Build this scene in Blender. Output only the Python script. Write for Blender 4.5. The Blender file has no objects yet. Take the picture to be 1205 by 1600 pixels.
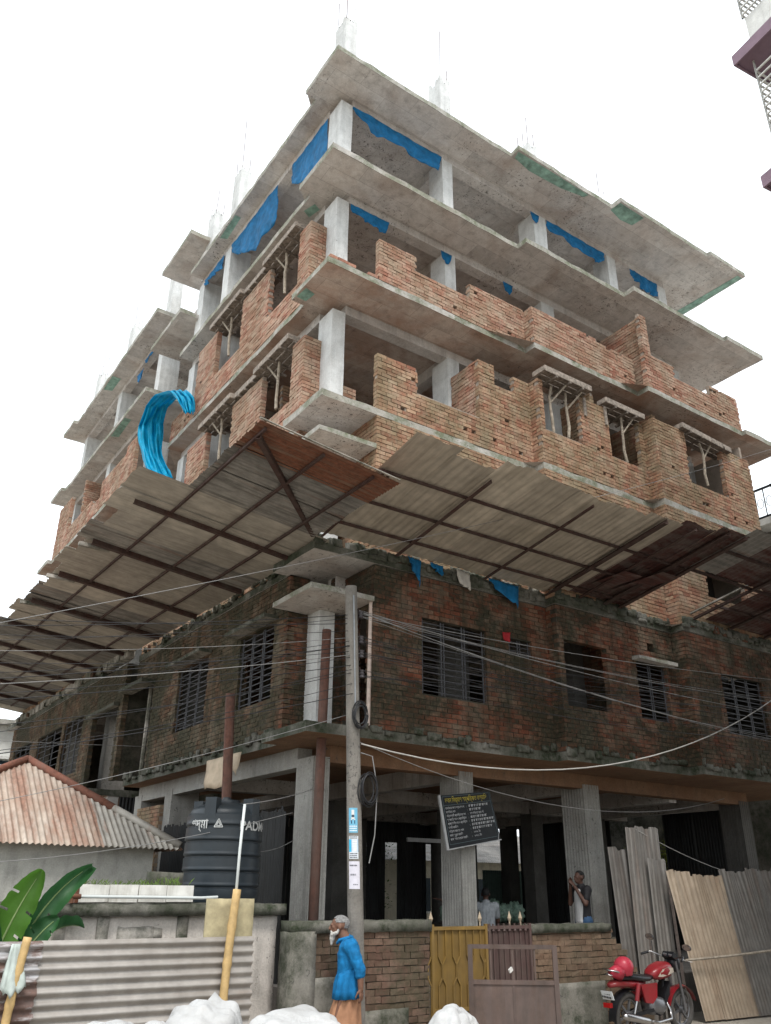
# Unfinished concrete-and-brick apartment block on a street corner, overcast daylight.
# Axes: X runs along the right-hand facade, Y along the left-hand facade, Z is up (metres).
import bpy, bmesh, math, random
from mathutils import Vector, Matrix

SC = bpy.context.scene
COL = SC.collection
R = math.radians
random.seed(11)

# ------------------------------------------------------------------ camera
cam_d = bpy.data.cameras.new('camera')
cam_d.sensor_fit = 'VERTICAL'
cam_d.sensor_height = 24.0
cam_d.lens = 19.55
cam_d.clip_start = 0.1
cam_d.clip_end = 3000
cam = bpy.data.objects.new('camera', cam_d)
COL.objects.link(cam)
CAM = Vector((-7.23, -12.54, 2.0))
yaw, pit, rol = R(34.59), R(24.53), R(0.52)
fwd = Vector((math.sin(yaw)*math.cos(pit), math.cos(yaw)*math.cos(pit), math.sin(pit)))
rgt = Vector((math.cos(yaw), -math.sin(yaw), 0))
upv = rgt.cross(fwd)
r2 = rgt*math.cos(rol) + upv*math.sin(rol)
u2 = upv*math.cos(rol) - rgt*math.sin(rol)
cam.matrix_world = Matrix(((r2.x, u2.x, -fwd.x, CAM.x), (r2.y, u2.y, -fwd.y, CAM.y), (r2.z, u2.z, -fwd.z, CAM.z), (0, 0, 0, 1)))
SC.camera = cam

# ------------------------------------------------------------------ sky, sun, exposure
SUN_EL, SUN_AZ = 58, 205          # degrees; azimuth clockwise from +Y
world = bpy.data.worlds.new('World')
SC.world = world
world.use_nodes = True
wn, wl = world.node_tree.nodes, world.node_tree.links
wn.clear()
w_out = wn.new('ShaderNodeOutputWorld')
sky = wn.new('ShaderNodeTexSky')
sky.sky_type = 'NISHITA'
sky.sun_disc = False
sky.sun_elevation = R(SUN_EL)
sky.sun_rotation = R(SUN_AZ)
sky.air_density, sky.dust_density, sky.ozone_density = 1.0, 4.0, 1.0
bg_sky = wn.new('ShaderNodeBackground')
bg_sky.inputs['Strength'].default_value = 0.12
wl.new(sky.outputs[0], bg_sky.inputs['Color'])
bg_cloud = wn.new('ShaderNodeBackground')      # closed, evenly bright cloud deck
bg_cloud.inputs['Color'].default_value = (0.90, 0.96, 1.0, 1)
bg_cloud.inputs['Strength'].default_value = 1.0
w_mix = wn.new('ShaderNodeMixShader')
w_mix.inputs[0].default_value = 0.88
wl.new(bg_sky.outputs[0], w_mix.inputs[1])
wl.new(bg_cloud.outputs[0], w_mix.inputs[2])
wl.new(w_mix.outputs[0], w_out.inputs['Surface'])

sun_d = bpy.data.lights.new('sun', 'SUN')
sun_d.energy = 1.4
sun_d.angle = R(18)
sun_d.color = (1.0, 0.97, 0.93)
sun = bpy.data.objects.new('sun', sun_d)
COL.objects.link(sun)
sdir = Vector((math.sin(R(SUN_AZ))*math.cos(R(SUN_EL)), math.cos(R(SUN_AZ))*math.cos(R(SUN_EL)), math.sin(R(SUN_EL))))
sun.rotation_euler = sdir.to_track_quat('Z', 'Y').to_euler()
sun.location = (-20, -40, 60)

SC.view_settings.view_transform = 'Standard'
SC.view_settings.look = 'None'
SC.view_settings.exposure = 1.0
SC.view_settings.gamma = 1.0
SC.view_settings.use_curve_mapping = False
SC.render.engine = 'CYCLES'
SC.cycles.use_denoising = True
SC.cycles.max_bounces = 8
SC.cycles.diffuse_bounces = 5
SC.cycles.caustics_reflective = False
SC.cycles.caustics_refractive = False

# ------------------------------------------------------------------ material helpers
class NT:
    def __init__(s, name):
        s.m = bpy.data.materials.new(name)
        s.m.use_nodes = True
        s.t = s.m.node_tree
        s.n, s.l = s.t.nodes, s.t.links
        s.b = s.n['Principled BSDF']
        s.pos = s.n.new('ShaderNodeNewGeometry')
    def link(s, a, b): s.l.new(a, b)
    def noise(s, scale, detail=5, rough=0.6, vec=None, stretch=None, dist=0.0):
        t = s.n.new('ShaderNodeTexNoise')
        t.inputs['Scale'].default_value = scale
        t.inputs['Detail'].default_value = detail
        t.inputs['Roughness'].default_value = rough
        t.inputs['Distortion'].default_value = dist
        v = vec or s.pos.outputs['Position']
        if stretch:
            mp = s.n.new('ShaderNodeMapping')
            mp.inputs['Scale'].default_value = stretch
            s.link(v, mp.inputs['Vector']); v = mp.outputs[0]
        s.link(v, t.inputs['Vector'])
        return t.outputs['Fac']
    def ramp(s, fac, stops):
        r = s.n.new('ShaderNodeValToRGB')
        e = r.color_ramp.elements
        while len(e) < len(stops): e.new(0.5)
        for k, (p, c) in enumerate(stops):
            e[k].position = p
            e[k].color = (c, c, c, 1) if isinstance(c, (int, float)) else (*c, 1)
        s.link(fac, r.inputs[0])
        return r.outputs[0]
    def mix(s, fac, a, b, mode='MIX'):
        x = s.n.new('ShaderNodeMix')
        x.data_type = 'RGBA'; x.blend_type = mode
        for sock, v in ((x.inputs[0], fac), (x.inputs[6], a), (x.inputs[7], b)):
            if isinstance(v, (int, float)): sock.default_value = v
            elif isinstance(v, tuple): sock.default_value = (*v, 1)
            else: s.link(v, sock)
        return x.outputs[2]
    def math(s, op, a, b=0.0, clamp=False):
        x = s.n.new('ShaderNodeMath'); x.operation = op; x.use_clamp = clamp
        for sock, v in ((x.inputs[0], a), (x.inputs[1], b)):
            if isinstance(v, (int, float)): sock.default_value = v
            else: s.link(v, sock)
        return x.outputs[0]
    def rnd(s):
        oi = s.n.new('ShaderNodeObjectInfo')
        return s.math('FRACT', s.math('ADD', s.pos.outputs['Random Per Island'], oi.outputs['Random']))
    def finish(s, col, rough=0.9, bump=None, bstr=0.3, bdist=0.01, metal=0.0, spec=0.3):
        if isinstance(col, tuple): s.b.inputs['Base Color'].default_value = (*col, 1)
        else: s.link(col, s.b.inputs['Base Color'])
        if isinstance(rough, (int, float)): s.b.inputs['Roughness'].default_value = rough
        else: s.link(rough, s.b.inputs['Roughness'])
        s.b.inputs['Metallic'].default_value = metal
        s.b.inputs['Specular IOR Level'].default_value = spec
        if bump is not None:
            b = s.n.new('ShaderNodeBump')
            b.inputs['Strength'].default_value = bstr
            b.inputs['Distance'].default_value = bdist
            s.link(bump, b.inputs['Height'])
            s.link(b.outputs[0], s.b.inputs['Normal'])
        return s.m

def m_plain(name, col, rough=0.6, var=0.12, scale=9, metal=0.0, spec=0.3, bump=0.15):
    t = NT(name)
    f = t.noise(scale, 6, 0.65)
    lo = tuple(c*(1-var*2) for c in col); hi = tuple(min(1, c*(1+var)) for c in col)
    c = t.ramp(f, [(0.3, lo), (0.7, hi)])
    return t.finish(c, rough, t.noise(scale*4, 4) if bump else None, bump, 0.004, metal, spec)

def m_concrete(name, base, stain, dark=(0.07, 0.065, 0.06), moss=None, stain_at=(0.5, 0.72), pits=0.62, boards=None, panels=None):
    t = NT(name)
    big = t.noise(0.7, 8, 0.65, dist=0.6)
    mid = t.noise(3.5, 8, 0.7)
    fine = t.noise(38, 5, 0.7)
    c = t.ramp(mid, [(0.3, tuple(x*0.78 for x in base)), (0.7, tuple(min(1, x*1.12) for x in base))])
    c = t.mix(t.ramp(big, [(stain_at[0], 0), (stain_at[1], 0.8)]), c, stain)
    streak = t.noise(1.0, 5, 0.6, stretch=(5, 5, 0.5))
    c = t.mix(t.ramp(streak, [(0.52, 0), (0.8, 0.45)]), c, dark)
    spots = t.noise(15.0, 4, 0.6, dist=0.9)
    patch = t.noise(0.55, 3, 0.5)
    sp = t.math('MULTIPLY', t.ramp(spots, [(pits, 0), (pits+0.05, 1)]), t.ramp(patch, [(0.48, 0), (0.58, 0.85)]))
    c = t.mix(sp, c, dark)
    if moss:
        mo = t.math('MULTIPLY', t.ramp(t.noise(1.6, 8, 0.75), [(0.42, 0), (0.58, 1)]), t.ramp(t.noise(9, 5, 0.7), [(0.3, 0.3), (0.6, 1)]))
        c = t.mix(mo, c, moss)
    if panels:
        bt_ = t.n.new('ShaderNodeTexBrick')
        bt_.inputs['Scale'].default_value = 1.0
        bt_.inputs['Brick Width'].default_value = panels[0]; bt_.inputs['Row Height'].default_value = panels[1]
        bt_.inputs['Mortar Size'].default_value = 0.007; bt_.inputs['Mortar Smooth'].default_value = 0.6
        bt_.inputs['Color1'].default_value = (0.38, 0.38, 0.38, 1); bt_.inputs['Color2'].default_value = (0.62, 0.62, 0.62, 1); bt_.inputs['Mortar'].default_value = (0.2, 0.2, 0.2, 1)
        wob = t.n.new('ShaderNodeMix'); wob.data_type = 'VECTOR'
        wob.inputs[0].default_value = 0.06
        nz = t.n.new('ShaderNodeTexNoise'); nz.inputs['Scale'].default_value = 0.8
        t.link(t.pos.outputs['Position'], nz.inputs['Vector'])
        t.link(t.pos.outputs['Position'], wob.inputs[4]); t.link(nz.outputs['Color'], wob.inputs[5])
        t.link(wob.outputs[1], bt_.inputs['Vector'])
        c = t.mix(0.5, c, bt_.outputs['Color'], 'OVERLAY')
    c = t.mix(0.35, c, t.ramp(fine, [(0.25, 0.25), (0.75, 0.8)]), 'OVERLAY')
    h = t.math('ADD', t.math('MULTIPLY', mid, 1.5), fine)
    if boards:
        wv = t.n.new('ShaderNodeTexWave'); wv.bands_direction = boards; wv.inputs['Scale'].default_value = 1.7
        wv.inputs['Distortion'].default_value = 2.2; wv.inputs['Detail'].default_value = 3
        t.link(t.pos.outputs['Position'], wv.inputs['Vector'])
        h = t.math('ADD', h, t.math('MULTIPLY', wv.outputs['Fac'], 0.5))
        c = t.mix(0.07, c, t.ramp(wv.outputs['Fac'], [(0.1, 0.2), (0.6, 0.75)]), 'OVERLAY')
    return t.finish(c, 0.92, h, 0.45, 0.012)

def m_brick(name, lo, mid, hi, smear, smear_amt, moss, moss_amt, moss_scale=0.9, moss_at=(0.44, 0.56)):
    t = NT(name)
    r = t.rnd()
    c = t.ramp(r, [(0.0, lo), (0.45, mid), (1.0, hi)])
    c = t.mix(t.ramp(t.noise(24, 5, 0.7), [(0.42, 0), (0.62, 0.55)]), c, tuple(x*0.5 for x in mid))
    c = t.mix(t.math('MULTIPLY', t.ramp(t.noise(2.2, 7, 0.7), [(0.45, 0), (0.62, 1)]), smear_amt), c, smear)
    mo = t.math('MULTIPLY', t.ramp(t.noise(moss_scale, 8, 0.72, dist=0.4), [(moss_at[0], 0), (moss_at[1], 1)]), t.ramp(t.noise(14, 5, 0.7), [(0.25, 0.35), (0.55, 1)]))
    st = t.ramp(t.noise(1.0, 6, 0.65, stretch=(2.6, 2.6, 0.3)), [(0.45, 0), (0.66, 1)])
    mo = t.math('MAXIMUM', mo, st)
    c = t.mix(t.math('MULTIPLY', mo, moss_amt), c, moss)
    h = t.math('ADD', t.noise(30, 5, 0.7), t.noise(90, 3, 0.6))
    return t.finish(c, 0.93, h, 0.5, 0.008, spec=0.2)

def m_tin(name, base, rust=(0.16, 0.06, 0.03), rust_at=(0.56, 0.66), rust_amt=0.9, rough=0.5, metal=0.35, flow=(3, 3, 0.4), dirt=(0.12, 0.10, 0.085), dirt_amt=0.6):
    t = NT(name)
    f = t.noise(1.3, 8, 0.7, stretch=flow)
    c = t.ramp(t.noise(5, 6, 0.6), [(0.3, tuple(x*0.75 for x in base)), (0.7, tuple(min(1, x*1.1) for x in base))])
    c = t.mix(t.math('MULTIPLY', t.ramp(t.noise(0.9, 7, 0.7, dist=0.8), [(0.45, 0), (0.7, 1)]), dirt_amt), c, dirt)
    c = t.mix(t.math('MULTIPLY', t.ramp(t.noise(1.9, 6, 0.65, stretch=flow), [(0.46, 0), (0.66, 1)]), dirt_amt*0.8), c, tuple(x*0.75 for x in dirt))
    ru = t.math('MULTIPLY', t.ramp(f, [(rust_at[0], 0), (rust_at[1], 1)]), rust_amt)
    rc = t.ramp(t.noise(11, 6, 0.7), [(0.3, tuple(x*0.5 for x in rust)), (0.7, tuple(min(1, x*1.5) for x in rust))])
    c = t.mix(ru, c, rc)
    rg = t.mix(ru, (rough,)*3, (0.95,)*3)
    oi = t.n.new('ShaderNodeObjectInfo')
    c = t.mix(0.55, c, t.ramp(oi.outputs['Random'], [(0.0, (0.36, 0.35, 0.34)), (1.0, (0.62, 0.61, 0.59))]), 'OVERLAY')
    m = t.finish(c, rg, t.noise(16, 4, 0.6), 0.2, 0.006, 0.0, 0.4)
    t.link(t.math('MULTIPLY', t.math('SUBTRACT', 1.0, ru), metal), t.b.inputs['Metallic'])
    return m

def m_cloth(name, col, trans=0.0, rough=0.7, var=0.2, scale=5):
    t = NT(name)
    f = t.noise(scale, 5, 0.6)
    c = t.ramp(f, [(0.3, tuple(x*(1-var) for x in col)), (0.7, tuple(min(1, x*(1+var)) for x in col))])
    m = t.finish(c, rough, t.noise(scale*7, 4), 0.3, 0.01)
    if trans:
        tr = t.n.new('ShaderNodeBsdfTranslucent'); t.link(c, tr.inputs['Color'])
        mx = t.n.new('ShaderNodeMixShader'); mx.inputs[0].default_value = trans
        out = t.n['Material Output']
        t.link(t.b.outputs[0], mx.inputs[1]); t.link(tr.outputs[0], mx.inputs[2]); t.link(mx.outputs[0], out.inputs['Surface'])
    return m

M = {}
M['slab'] = m_concrete('slab_concrete', (0.54, 0.515, 0.49), (0.36, 0.30, 0.26), dark=(0.10, 0.09, 0.08), stain_at=(0.44, 0.68), pits=0.585, panels=(1.3, 0.42))
M['slab_red'] = m_concrete('stained_slab_concrete', (0.46, 0.385, 0.335), (0.31, 0.185, 0.13), dark=(0.08, 0.06, 0.05), stain_at=(0.40, 0.6), pits=0.59, panels=(1.3, 0.42))
M['slab_edge'] = m_concrete('weathered_edge_concrete', (0.42, 0.40, 0.37), (0.25, 0.235, 0.19), moss=(0.14, 0.155, 0.10), stain_at=(0.45, 0.65))
M['slab_moss'] = m_concrete('mossy_concrete', (0.20, 0.19, 0.165), (0.06, 0.06, 0.045), moss=(0.022, 0.03, 0.014), stain_at=(0.4, 0.55))
M['ochre'] = m_concrete('ochre_stained_concrete', (0.25, 0.15, 0.09), (0.18, 0.09, 0.05), stain_at=(0.42, 0.65))
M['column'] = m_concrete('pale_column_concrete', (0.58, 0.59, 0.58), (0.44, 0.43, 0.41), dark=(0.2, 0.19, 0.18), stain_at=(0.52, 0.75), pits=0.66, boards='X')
M['column_low'] = m_concrete('boarded_column_concrete', (0.33, 0.32, 0.295), (0.21, 0.195, 0.17), stain_at=(0.5, 0.75))
M['column_shade'] = m_concrete('shade_toned_column_concrete', (0.12, 0.115, 0.105), (0.06, 0.055, 0.05), stain_at=(0.45, 0.7))  # interior shade painted into the concrete colour of the inner and window-side columns
M['plaster_wall'] = m_concrete('damp_wall_plaster', (0.23, 0.215, 0.185), (0.09, 0.085, 0.068), moss=(0.045, 0.05, 0.033), stain_at=(0.46, 0.62))
M['plaster_old'] = m_concrete('old_plaster', (0.40, 0.37, 0.33), (0.14, 0.13, 0.10), moss=(0.055, 0.06, 0.04), stain_at=(0.48, 0.62))
M['mortar'] = m_concrete('mortar', (0.31, 0.26, 0.215), (0.19, 0.155, 0.125), stain_at=(0.45, 0.7))
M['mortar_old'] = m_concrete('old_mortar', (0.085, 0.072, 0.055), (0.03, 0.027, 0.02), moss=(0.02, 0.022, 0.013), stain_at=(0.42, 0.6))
M['brick_new'] = m_brick('new_brick', (0.25, 0.095, 0.065), (0.385, 0.19, 0.13), (0.48, 0.325, 0.24), (0.43, 0.35, 0.275), 0.55, (0.17, 0.145, 0.09), 0.5)
M['brick_mid'] = m_brick('weathered_brick', (0.23, 0.088, 0.058), (0.36, 0.18, 0.115), (0.445, 0.295, 0.195), (0.37, 0.31, 0.225), 0.55, (0.13, 0.122, 0.068), 0.6)
M['brick_old'] = m_brick('old_mossy_brick', (0.09, 0.03, 0.018), (0.20, 0.062, 0.034), (0.205, 0.128, 0.085), (0.145, 0.125, 0.092), 0.75, (0.030, 0.032, 0.020), 0.92, 0.7, (0.44, 0.54))
M['brick_olive'] = m_brick('olive_weathered_brick', (0.08, 0.041, 0.026), (0.145, 0.078, 0.048), (0.19, 0.132, 0.088), (0.145, 0.126, 0.092), 0.75, (0.034, 0.036, 0.021), 0.9, 0.7, (0.43, 0.54))
M['tin'] = m_tin('galvanised_sheet', (0.52, 0.46, 0.385), rust_at=(0.64, 0.8), rust_amt=0.5, flow=(7, 0.5, 0.5), dirt=(0.30, 0.26, 0.205), dirt_amt=0.5, metal=0.1)
M['tin_left'] = m_tin('galvanised_sheet_left', (0.48, 0.44, 0.385), rust_at=(0.62, 0.78), rust_amt=0.5, flow=(0.5, 7, 0.5), dirt=(0.22, 0.20, 0.17), dirt_amt=0.55, metal=0.1)
M['tin_dark'] = m_tin('dirty_galvanised_sheet', (0.30, 0.285, 0.265), rust_at=(0.55, 0.7), rust_amt=.6, flow=(0.5, 7, 0.5), dirt=(0.07, 0.065, 0.06), dirt_amt=0.75, metal=0.1)
M['tin_rust'] = m_tin('rusted_sheet', (0.24, 0.15, 0.10), rust=(0.14, 0.05, 0.028), rust_at=(0.34, 0.52), metal=0.1, flow=(0.4, 9, 0.4))
M['tin_maroon'] = m_tin('maroon_rusted_sheet', (0.15, 0.11, 0.10), rust=(0.075, 0.022, 0.018), rust_at=(0.40, 0.56), metal=0.1, flow=(0.6, 3, 3))
M['steel'] = m_tin('rusted_steel', (0.065, 0.042, 0.036), rust=(0.05, 0.022, 0.017), rust_at=(0.3, 0.6), metal=0.1, rough=0.7)
M['rebar'] = m_plain('rebar_steel', (0.16, 0.10, 0.085), 0.8)
M['bamboo'] = m_plain('weathered_bamboo', (0.33, 0.28, 0.22), 0.8, 0.25, 12)
M['timber'] = m_plain('grey_formwork_timber', (0.30, 0.255, 0.215), 0.9, 0.3, 14)
M['timber_mid'] = m_plain('brown_formwork_timber', (0.21, 0.175, 0.145), 0.9, 0.35, 14)
M['timber_dark'] = m_plain('dark_formwork_timber', (0.10, 0.08, 0.07), 0.9, 0.3, 14)
M['tarp_blue'] = m_cloth('blue_tarpaulin', (0.015, 0.19, 0.42), 0.35, 0.55, 0.3)
M['tarp_turq'] = m_cloth('turquoise_tarpaulin', (0.0, 0.36, 0.58), 0.35, 0.5)
M['green_film'] = m_plain('green_film', (0.26, 0.42, 0.35), 0.7, 0.3, 4)
M['iron_grille'] = m_plain('grille_iron', (0.075, 0.075, 0.082), 0.6, 0.2, 20)

# ------------------------------------------------------------------ geometry helpers
class MB:
    def __init__(s): s.v, s.f, s.mi = [], [], []
    def add(s, v, f, mi=0):
        o = len(s.v)
        s.v += [tuple(p) for p in v]
        s.f += [tuple(i+o for i in q) for q in f]
        s.mi += [mi]*len(f)
        return s
    def box(s, a, b, mi=0, j=0.0):
        (x0, y0, z0), (x1, y1, z1) = a, b
        v = [(x0,y0,z0),(x1,y0,z0),(x1,y1,z0),(x0,y1,z0),(x0,y0,z1),(x1,y0,z1),(x1,y1,z1),(x0,y1,z1)]
        if j: v = [tuple(c+random.uniform(-j, j) for c in p) for p in v]
        return s.add(v, [(0,3,2,1),(4,5,6,7),(0,1,5,4),(1,2,6,5),(2,3,7,6),(3,0,4,7)], mi)
    def obox(s, c, ax, ay, az, mi=0):
        c, ax, ay, az = map(Vector, (c, ax, ay, az))
        v = [c+sx*ax+sy*ay+sz*az for sz in (-1, 1) for sx, sy in ((-1,-1),(1,-1),(1,1),(-1,1))]
        return s.add(v, [(0,3,2,1),(4,5,6,7),(0,1,5,4),(1,2,6,5),(2,3,7,6),(3,0,4,7)], mi)
    def bar(s, a, b, w, h=None, up=(0, 0, 1), mi=0):
        a, b = Vector(a), Vector(b); h = h or w
        d = (b-a); L = d.length; d.normalize()
        side = d.cross(Vector(up))
        if side.length < 1e-4: side = d.cross(Vector((1, 0, 0)))
        side.normalize(); u = side.cross(d)
        return s.obox((a+b)/2, d*L/2, side*w/2, u*h/2, mi)
    def tube(s, pts, r, n=8, mi=0, caps=True):
        pts = [Vector(p) for p in pts]
        rs = r if isinstance(r, (list, tuple)) else [r]*len(pts)
        rings = []
        ref = None
        for k, p in enumerate(pts):
            d = (pts[min(k+1, len(pts)-1)]-pts[max(k-1, 0)]).normalized()
            if ref is None:
                ref = d.cross(Vector((0, 0, 1)))
                if ref.length < 1e-3: ref = d.cross(Vector((1, 0, 0)))
            ref = (ref - d*ref.dot(d)).normalized()
            q = d.cross(ref)
            rings.append([p+(ref*math.cos(2*math.pi*i/n)+q*math.sin(2*math.pi*i/n))*rs[k] for i in range(n)])
        v = [x for rg in rings for x in rg]
        f = []
        for k in range(len(rings)-1):
            for i in range(n):
                a, b = k*n+i, k*n+(i+1) % n
                f.append((a, b, b+n, a+n))
        if caps:
            f.append(tuple(range(n-1, -1, -1))); f.append(tuple(range((len(rings)-1)*n, len(rings)*n)))
        return s.add(v, f, mi)
    def lathe(s, prof, c=(0, 0, 0), n=32, mi=0):
        v, f = [], []
        for r, z in prof:
            for i in range(n):
                a = 2*math.pi*i/n
                v.append((c[0]+r*math.cos(a), c[1]+r*math.sin(a), c[2]+z))
        for k in range(len(prof)-1):
            for i in range(n):
                a, b = k*n+i, k*n+(i+1) % n
                f.append((a, b, b+n, a+n))
        f.append(tuple(range(n-1, -1, -1))); f.append(tuple(range((len(prof)-1)*n, len(prof)*n)))
        return s.add(v, f, mi)
    def grid(s, fn, nu, nv, mi=0):
        v = [fn(i/nu, j/nv) for j in range(nv+1) for i in range(nu+1)]
        f = [(j*(nu+1)+i, j*(nu+1)+i+1, (j+1)*(nu+1)+i+1, (j+1)*(nu+1)+i) for j in range(nv) for i in range(nu)]
        return s.add(v, f, mi)
    def build(s, name, mats, parent=None, smooth=False):
        me = bpy.data.meshes.new(name)
        me.from_pydata(s.v, [], s.f)
        for m in (mats if isinstance(mats, (list, tuple)) else [mats]):
            me.materials.append(M[m] if isinstance(m, str) else m)
        if any(s.mi): me.polygons.foreach_set('material_index', s.mi)
        if smooth:
            me.polygons.foreach_set('use_smooth', [True]*len(me.polygons))
        me.update()
        o = bpy.data.objects.new(name, me)
        COL.objects.link(o)
        if parent is not None:
            o.parent = parent
            o.matrix_parent_inverse = parent.matrix_world.inverted()
        return o

def tag(o, label=None, cat=None, group=None, kind=None):
    if label: o['label'] = label
    if cat: o['category'] = cat
    if group: o['group'] = group
    if kind: o['kind'] = kind
    return o

def thing(name, label, cat, loc=(0, 0, 0), group=None, rz=0.0):
    o = bpy.data.objects.new(name, None)
    o.empty_display_size = 0.3
    COL.objects.link(o)
    o.matrix_world = Matrix.Translation(loc) @ Matrix.Rotation(rz, 4, 'Z')
    return tag(o, label, cat, group)

def smooth_by_angle(o, deg=35):
    for p in o.data.polygons: p.use_smooth = True
    bm = bmesh.new(); bm.from_mesh(o.data)
    for e in bm.edges:
        if len(e.link_faces) == 2 and e.calc_face_angle(0) > R(deg): e.smooth = False
    bm.to_mesh(o.data); bm.free()
    return o

def rough_block(a, b, mat, name, parent, cell=None, amp=.012, size=.09):
    """Cast or plastered block whose faces and rims wander."""
    amp *= .8
    (x0, y0, z0), (x1, y1, z1) = a, b
    d = [max(1, min(40, int(round((q-p)/size)))) for p, q in zip(a, b)]
    idx, vs, fs = {}, [], []
    def vid(i, j, k_):
        key = (i, j, k_)
        if key not in idx:
            idx[key] = len(vs)
            vs.append((x0+(x1-x0)*i/d[0]+random.uniform(-amp, amp), y0+(y1-y0)*j/d[1]+random.uniform(-amp, amp), z0+(z1-z0)*k_/d[2]+random.uniform(-amp, amp)))
        return idx[key]
    for i in range(d[0]):
        for j in range(d[1]):
            fs += [(vid(i, j, 0), vid(i, j+1, 0), vid(i+1, j+1, 0), vid(i+1, j, 0)), (vid(i, j, d[2]), vid(i+1, j, d[2]), vid(i+1, j+1, d[2]), vid(i, j+1, d[2]))]
        for k_ in range(d[2]):
            fs += [(vid(i, 0, k_), vid(i+1, 0, k_), vid(i+1, 0, k_+1), vid(i, 0, k_+1)), (vid(i, d[1], k_), vid(i, d[1], k_+1), vid(i+1, d[1], k_+1), vid(i+1, d[1], k_))]
    for j in range(d[1]):
        for k_ in range(d[2]):
            fs += [(vid(0, j, k_), vid(0, j, k_+1), vid(0, j+1, k_+1), vid(0, j+1, k_)), (vid(d[0], j, k_), vid(d[0], j+1, k_), vid(d[0], j+1, k_+1), vid(d[0], j, k_+1))]
    return MB().add(vs, fs).build(name, mat, parent, True)

# ================================================================== ground and street
GZ = 0.1
t = NT('dusty_ground')
gc = t.ramp(t.noise(0.6, 8, 0.7), [(0.3, (0.27, 0.24, 0.20)), (0.7, (0.42, 0.38, 0.32))])
M['ground'] = t.finish(t.mix(t.ramp(t.noise(9, 6, 0.7), [(0.4, 0), (0.7, 0.5)]), gc, (0.15, 0.13, 0.11)), 0.95, t.noise(12, 6, 0.7), 0.6, 0.03)
g = MB().grid(lambda u, v: (-1500+3000*u, -1500+3000*v, GZ), 4, 4)
tag(g.build('ground', 'ground'), kind='structure')

# ================================================================== the unfinished building
BLD = thing('unfinished_building', 'six-storey unfinished concrete and brick building on the corner', 'building', (0, 0, GZ))
S = [0.0, 4.36, 7.30, 10.27, 13.32, 16.37, 19.42]       # slab top levels
TH = 0.14
PLAN = [(-.95, -1.38), (4.3, -1.38), (4.3, -1.66), (7.8, -1.66), (7.8, -1.98), (11.6, -1.98), (11.6, -2.1), (13.3, -2.1),
        (13.3, 11), (8, 11), (8, 20.4), (-1.0, 20.4), (-1.0, 18.9), (-.85, 18.9), (-.85, 10.0), (2.2, 10.0), (2.2, 7.7), (-.66, 7.7), (-.66, .07), (-.95, .07)]
CX, CY = -0.26, -0.45            # outer faces of the column grid

def slab(plan, z1, th, mats, name='floor_slab', parent=None, jit=0.012, step=0.3):
    """A cast plate whose rim wavers slightly, as site-cast edges do."""
    pts = []
    for k, p in enumerate(plan):
        q = plan[(k+1) % len(plan)]
        L = math.hypot(q[0]-p[0], q[1]-p[1])
        n = max(1, int(L/step))
        for i in range(n):
            f = i/n
            jx, jy = (random.uniform(-jit, jit), random.uniform(-jit, jit)) if i else (0, 0)
            pts.append((p[0]+(q[0]-p[0])*f+jx, p[1]+(q[1]-p[1])*f+jy))
    n = len(pts)
    bm = bmesh.new()
    lo = [bm.verts.new((x, y, z1-th)) for x, y in pts]
    hi = [bm.verts.new((x+random.uniform(-jit, jit)*.6, y+random.uniform(-jit, jit)*.6, z1+random.uniform(-jit, jit))) for x, y in pts]
    bm.faces.new(lo[::-1]); bm.faces.new(hi)
    for i in range(n):
        f = bm.faces.new((lo[i], lo[(i+1) % n], hi[(i+1) % n], hi[i])); f.material_index = 1
    bmesh.ops.triangulate(bm, faces=[f for f in bm.faces if len(f.verts) > 4])
    bmesh.ops.recalc_face_normals(bm, faces=bm.faces)
    me = bpy.data.meshes.new(name); bm.to_mesh(me); bm.free()
    for m in mats: me.materials.append(M[m])
    o = bpy.data.objects.new(name, me); COL.objects.link(o)
    o.parent = parent or BLD
    o.matrix_parent_inverse = (parent or BLD).matrix_world.inverted()
    return o

for k in range(1, 7):
    mats = {1: ('ochre', 'slab_moss'), 2: ('slab', 'slab_moss'), 3: ('slab', 'slab_edge'), 4: ('slab_red', 'slab_edge')}.get(k, ('slab', 'slab_edge'))
    slab(PLAN, S[k], TH if k != 1 else 0.16, mats)
# half-landings of the stair between the two wings
for z in (14.85, 17.9, 20.95):
    slab([(-.85, 7.62), (2.0, 7.62), (2.0, 10.08), (-.85, 10.08)], z, 0.14, ('slab', 'slab_edge'), 'stair_landing')

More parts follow.
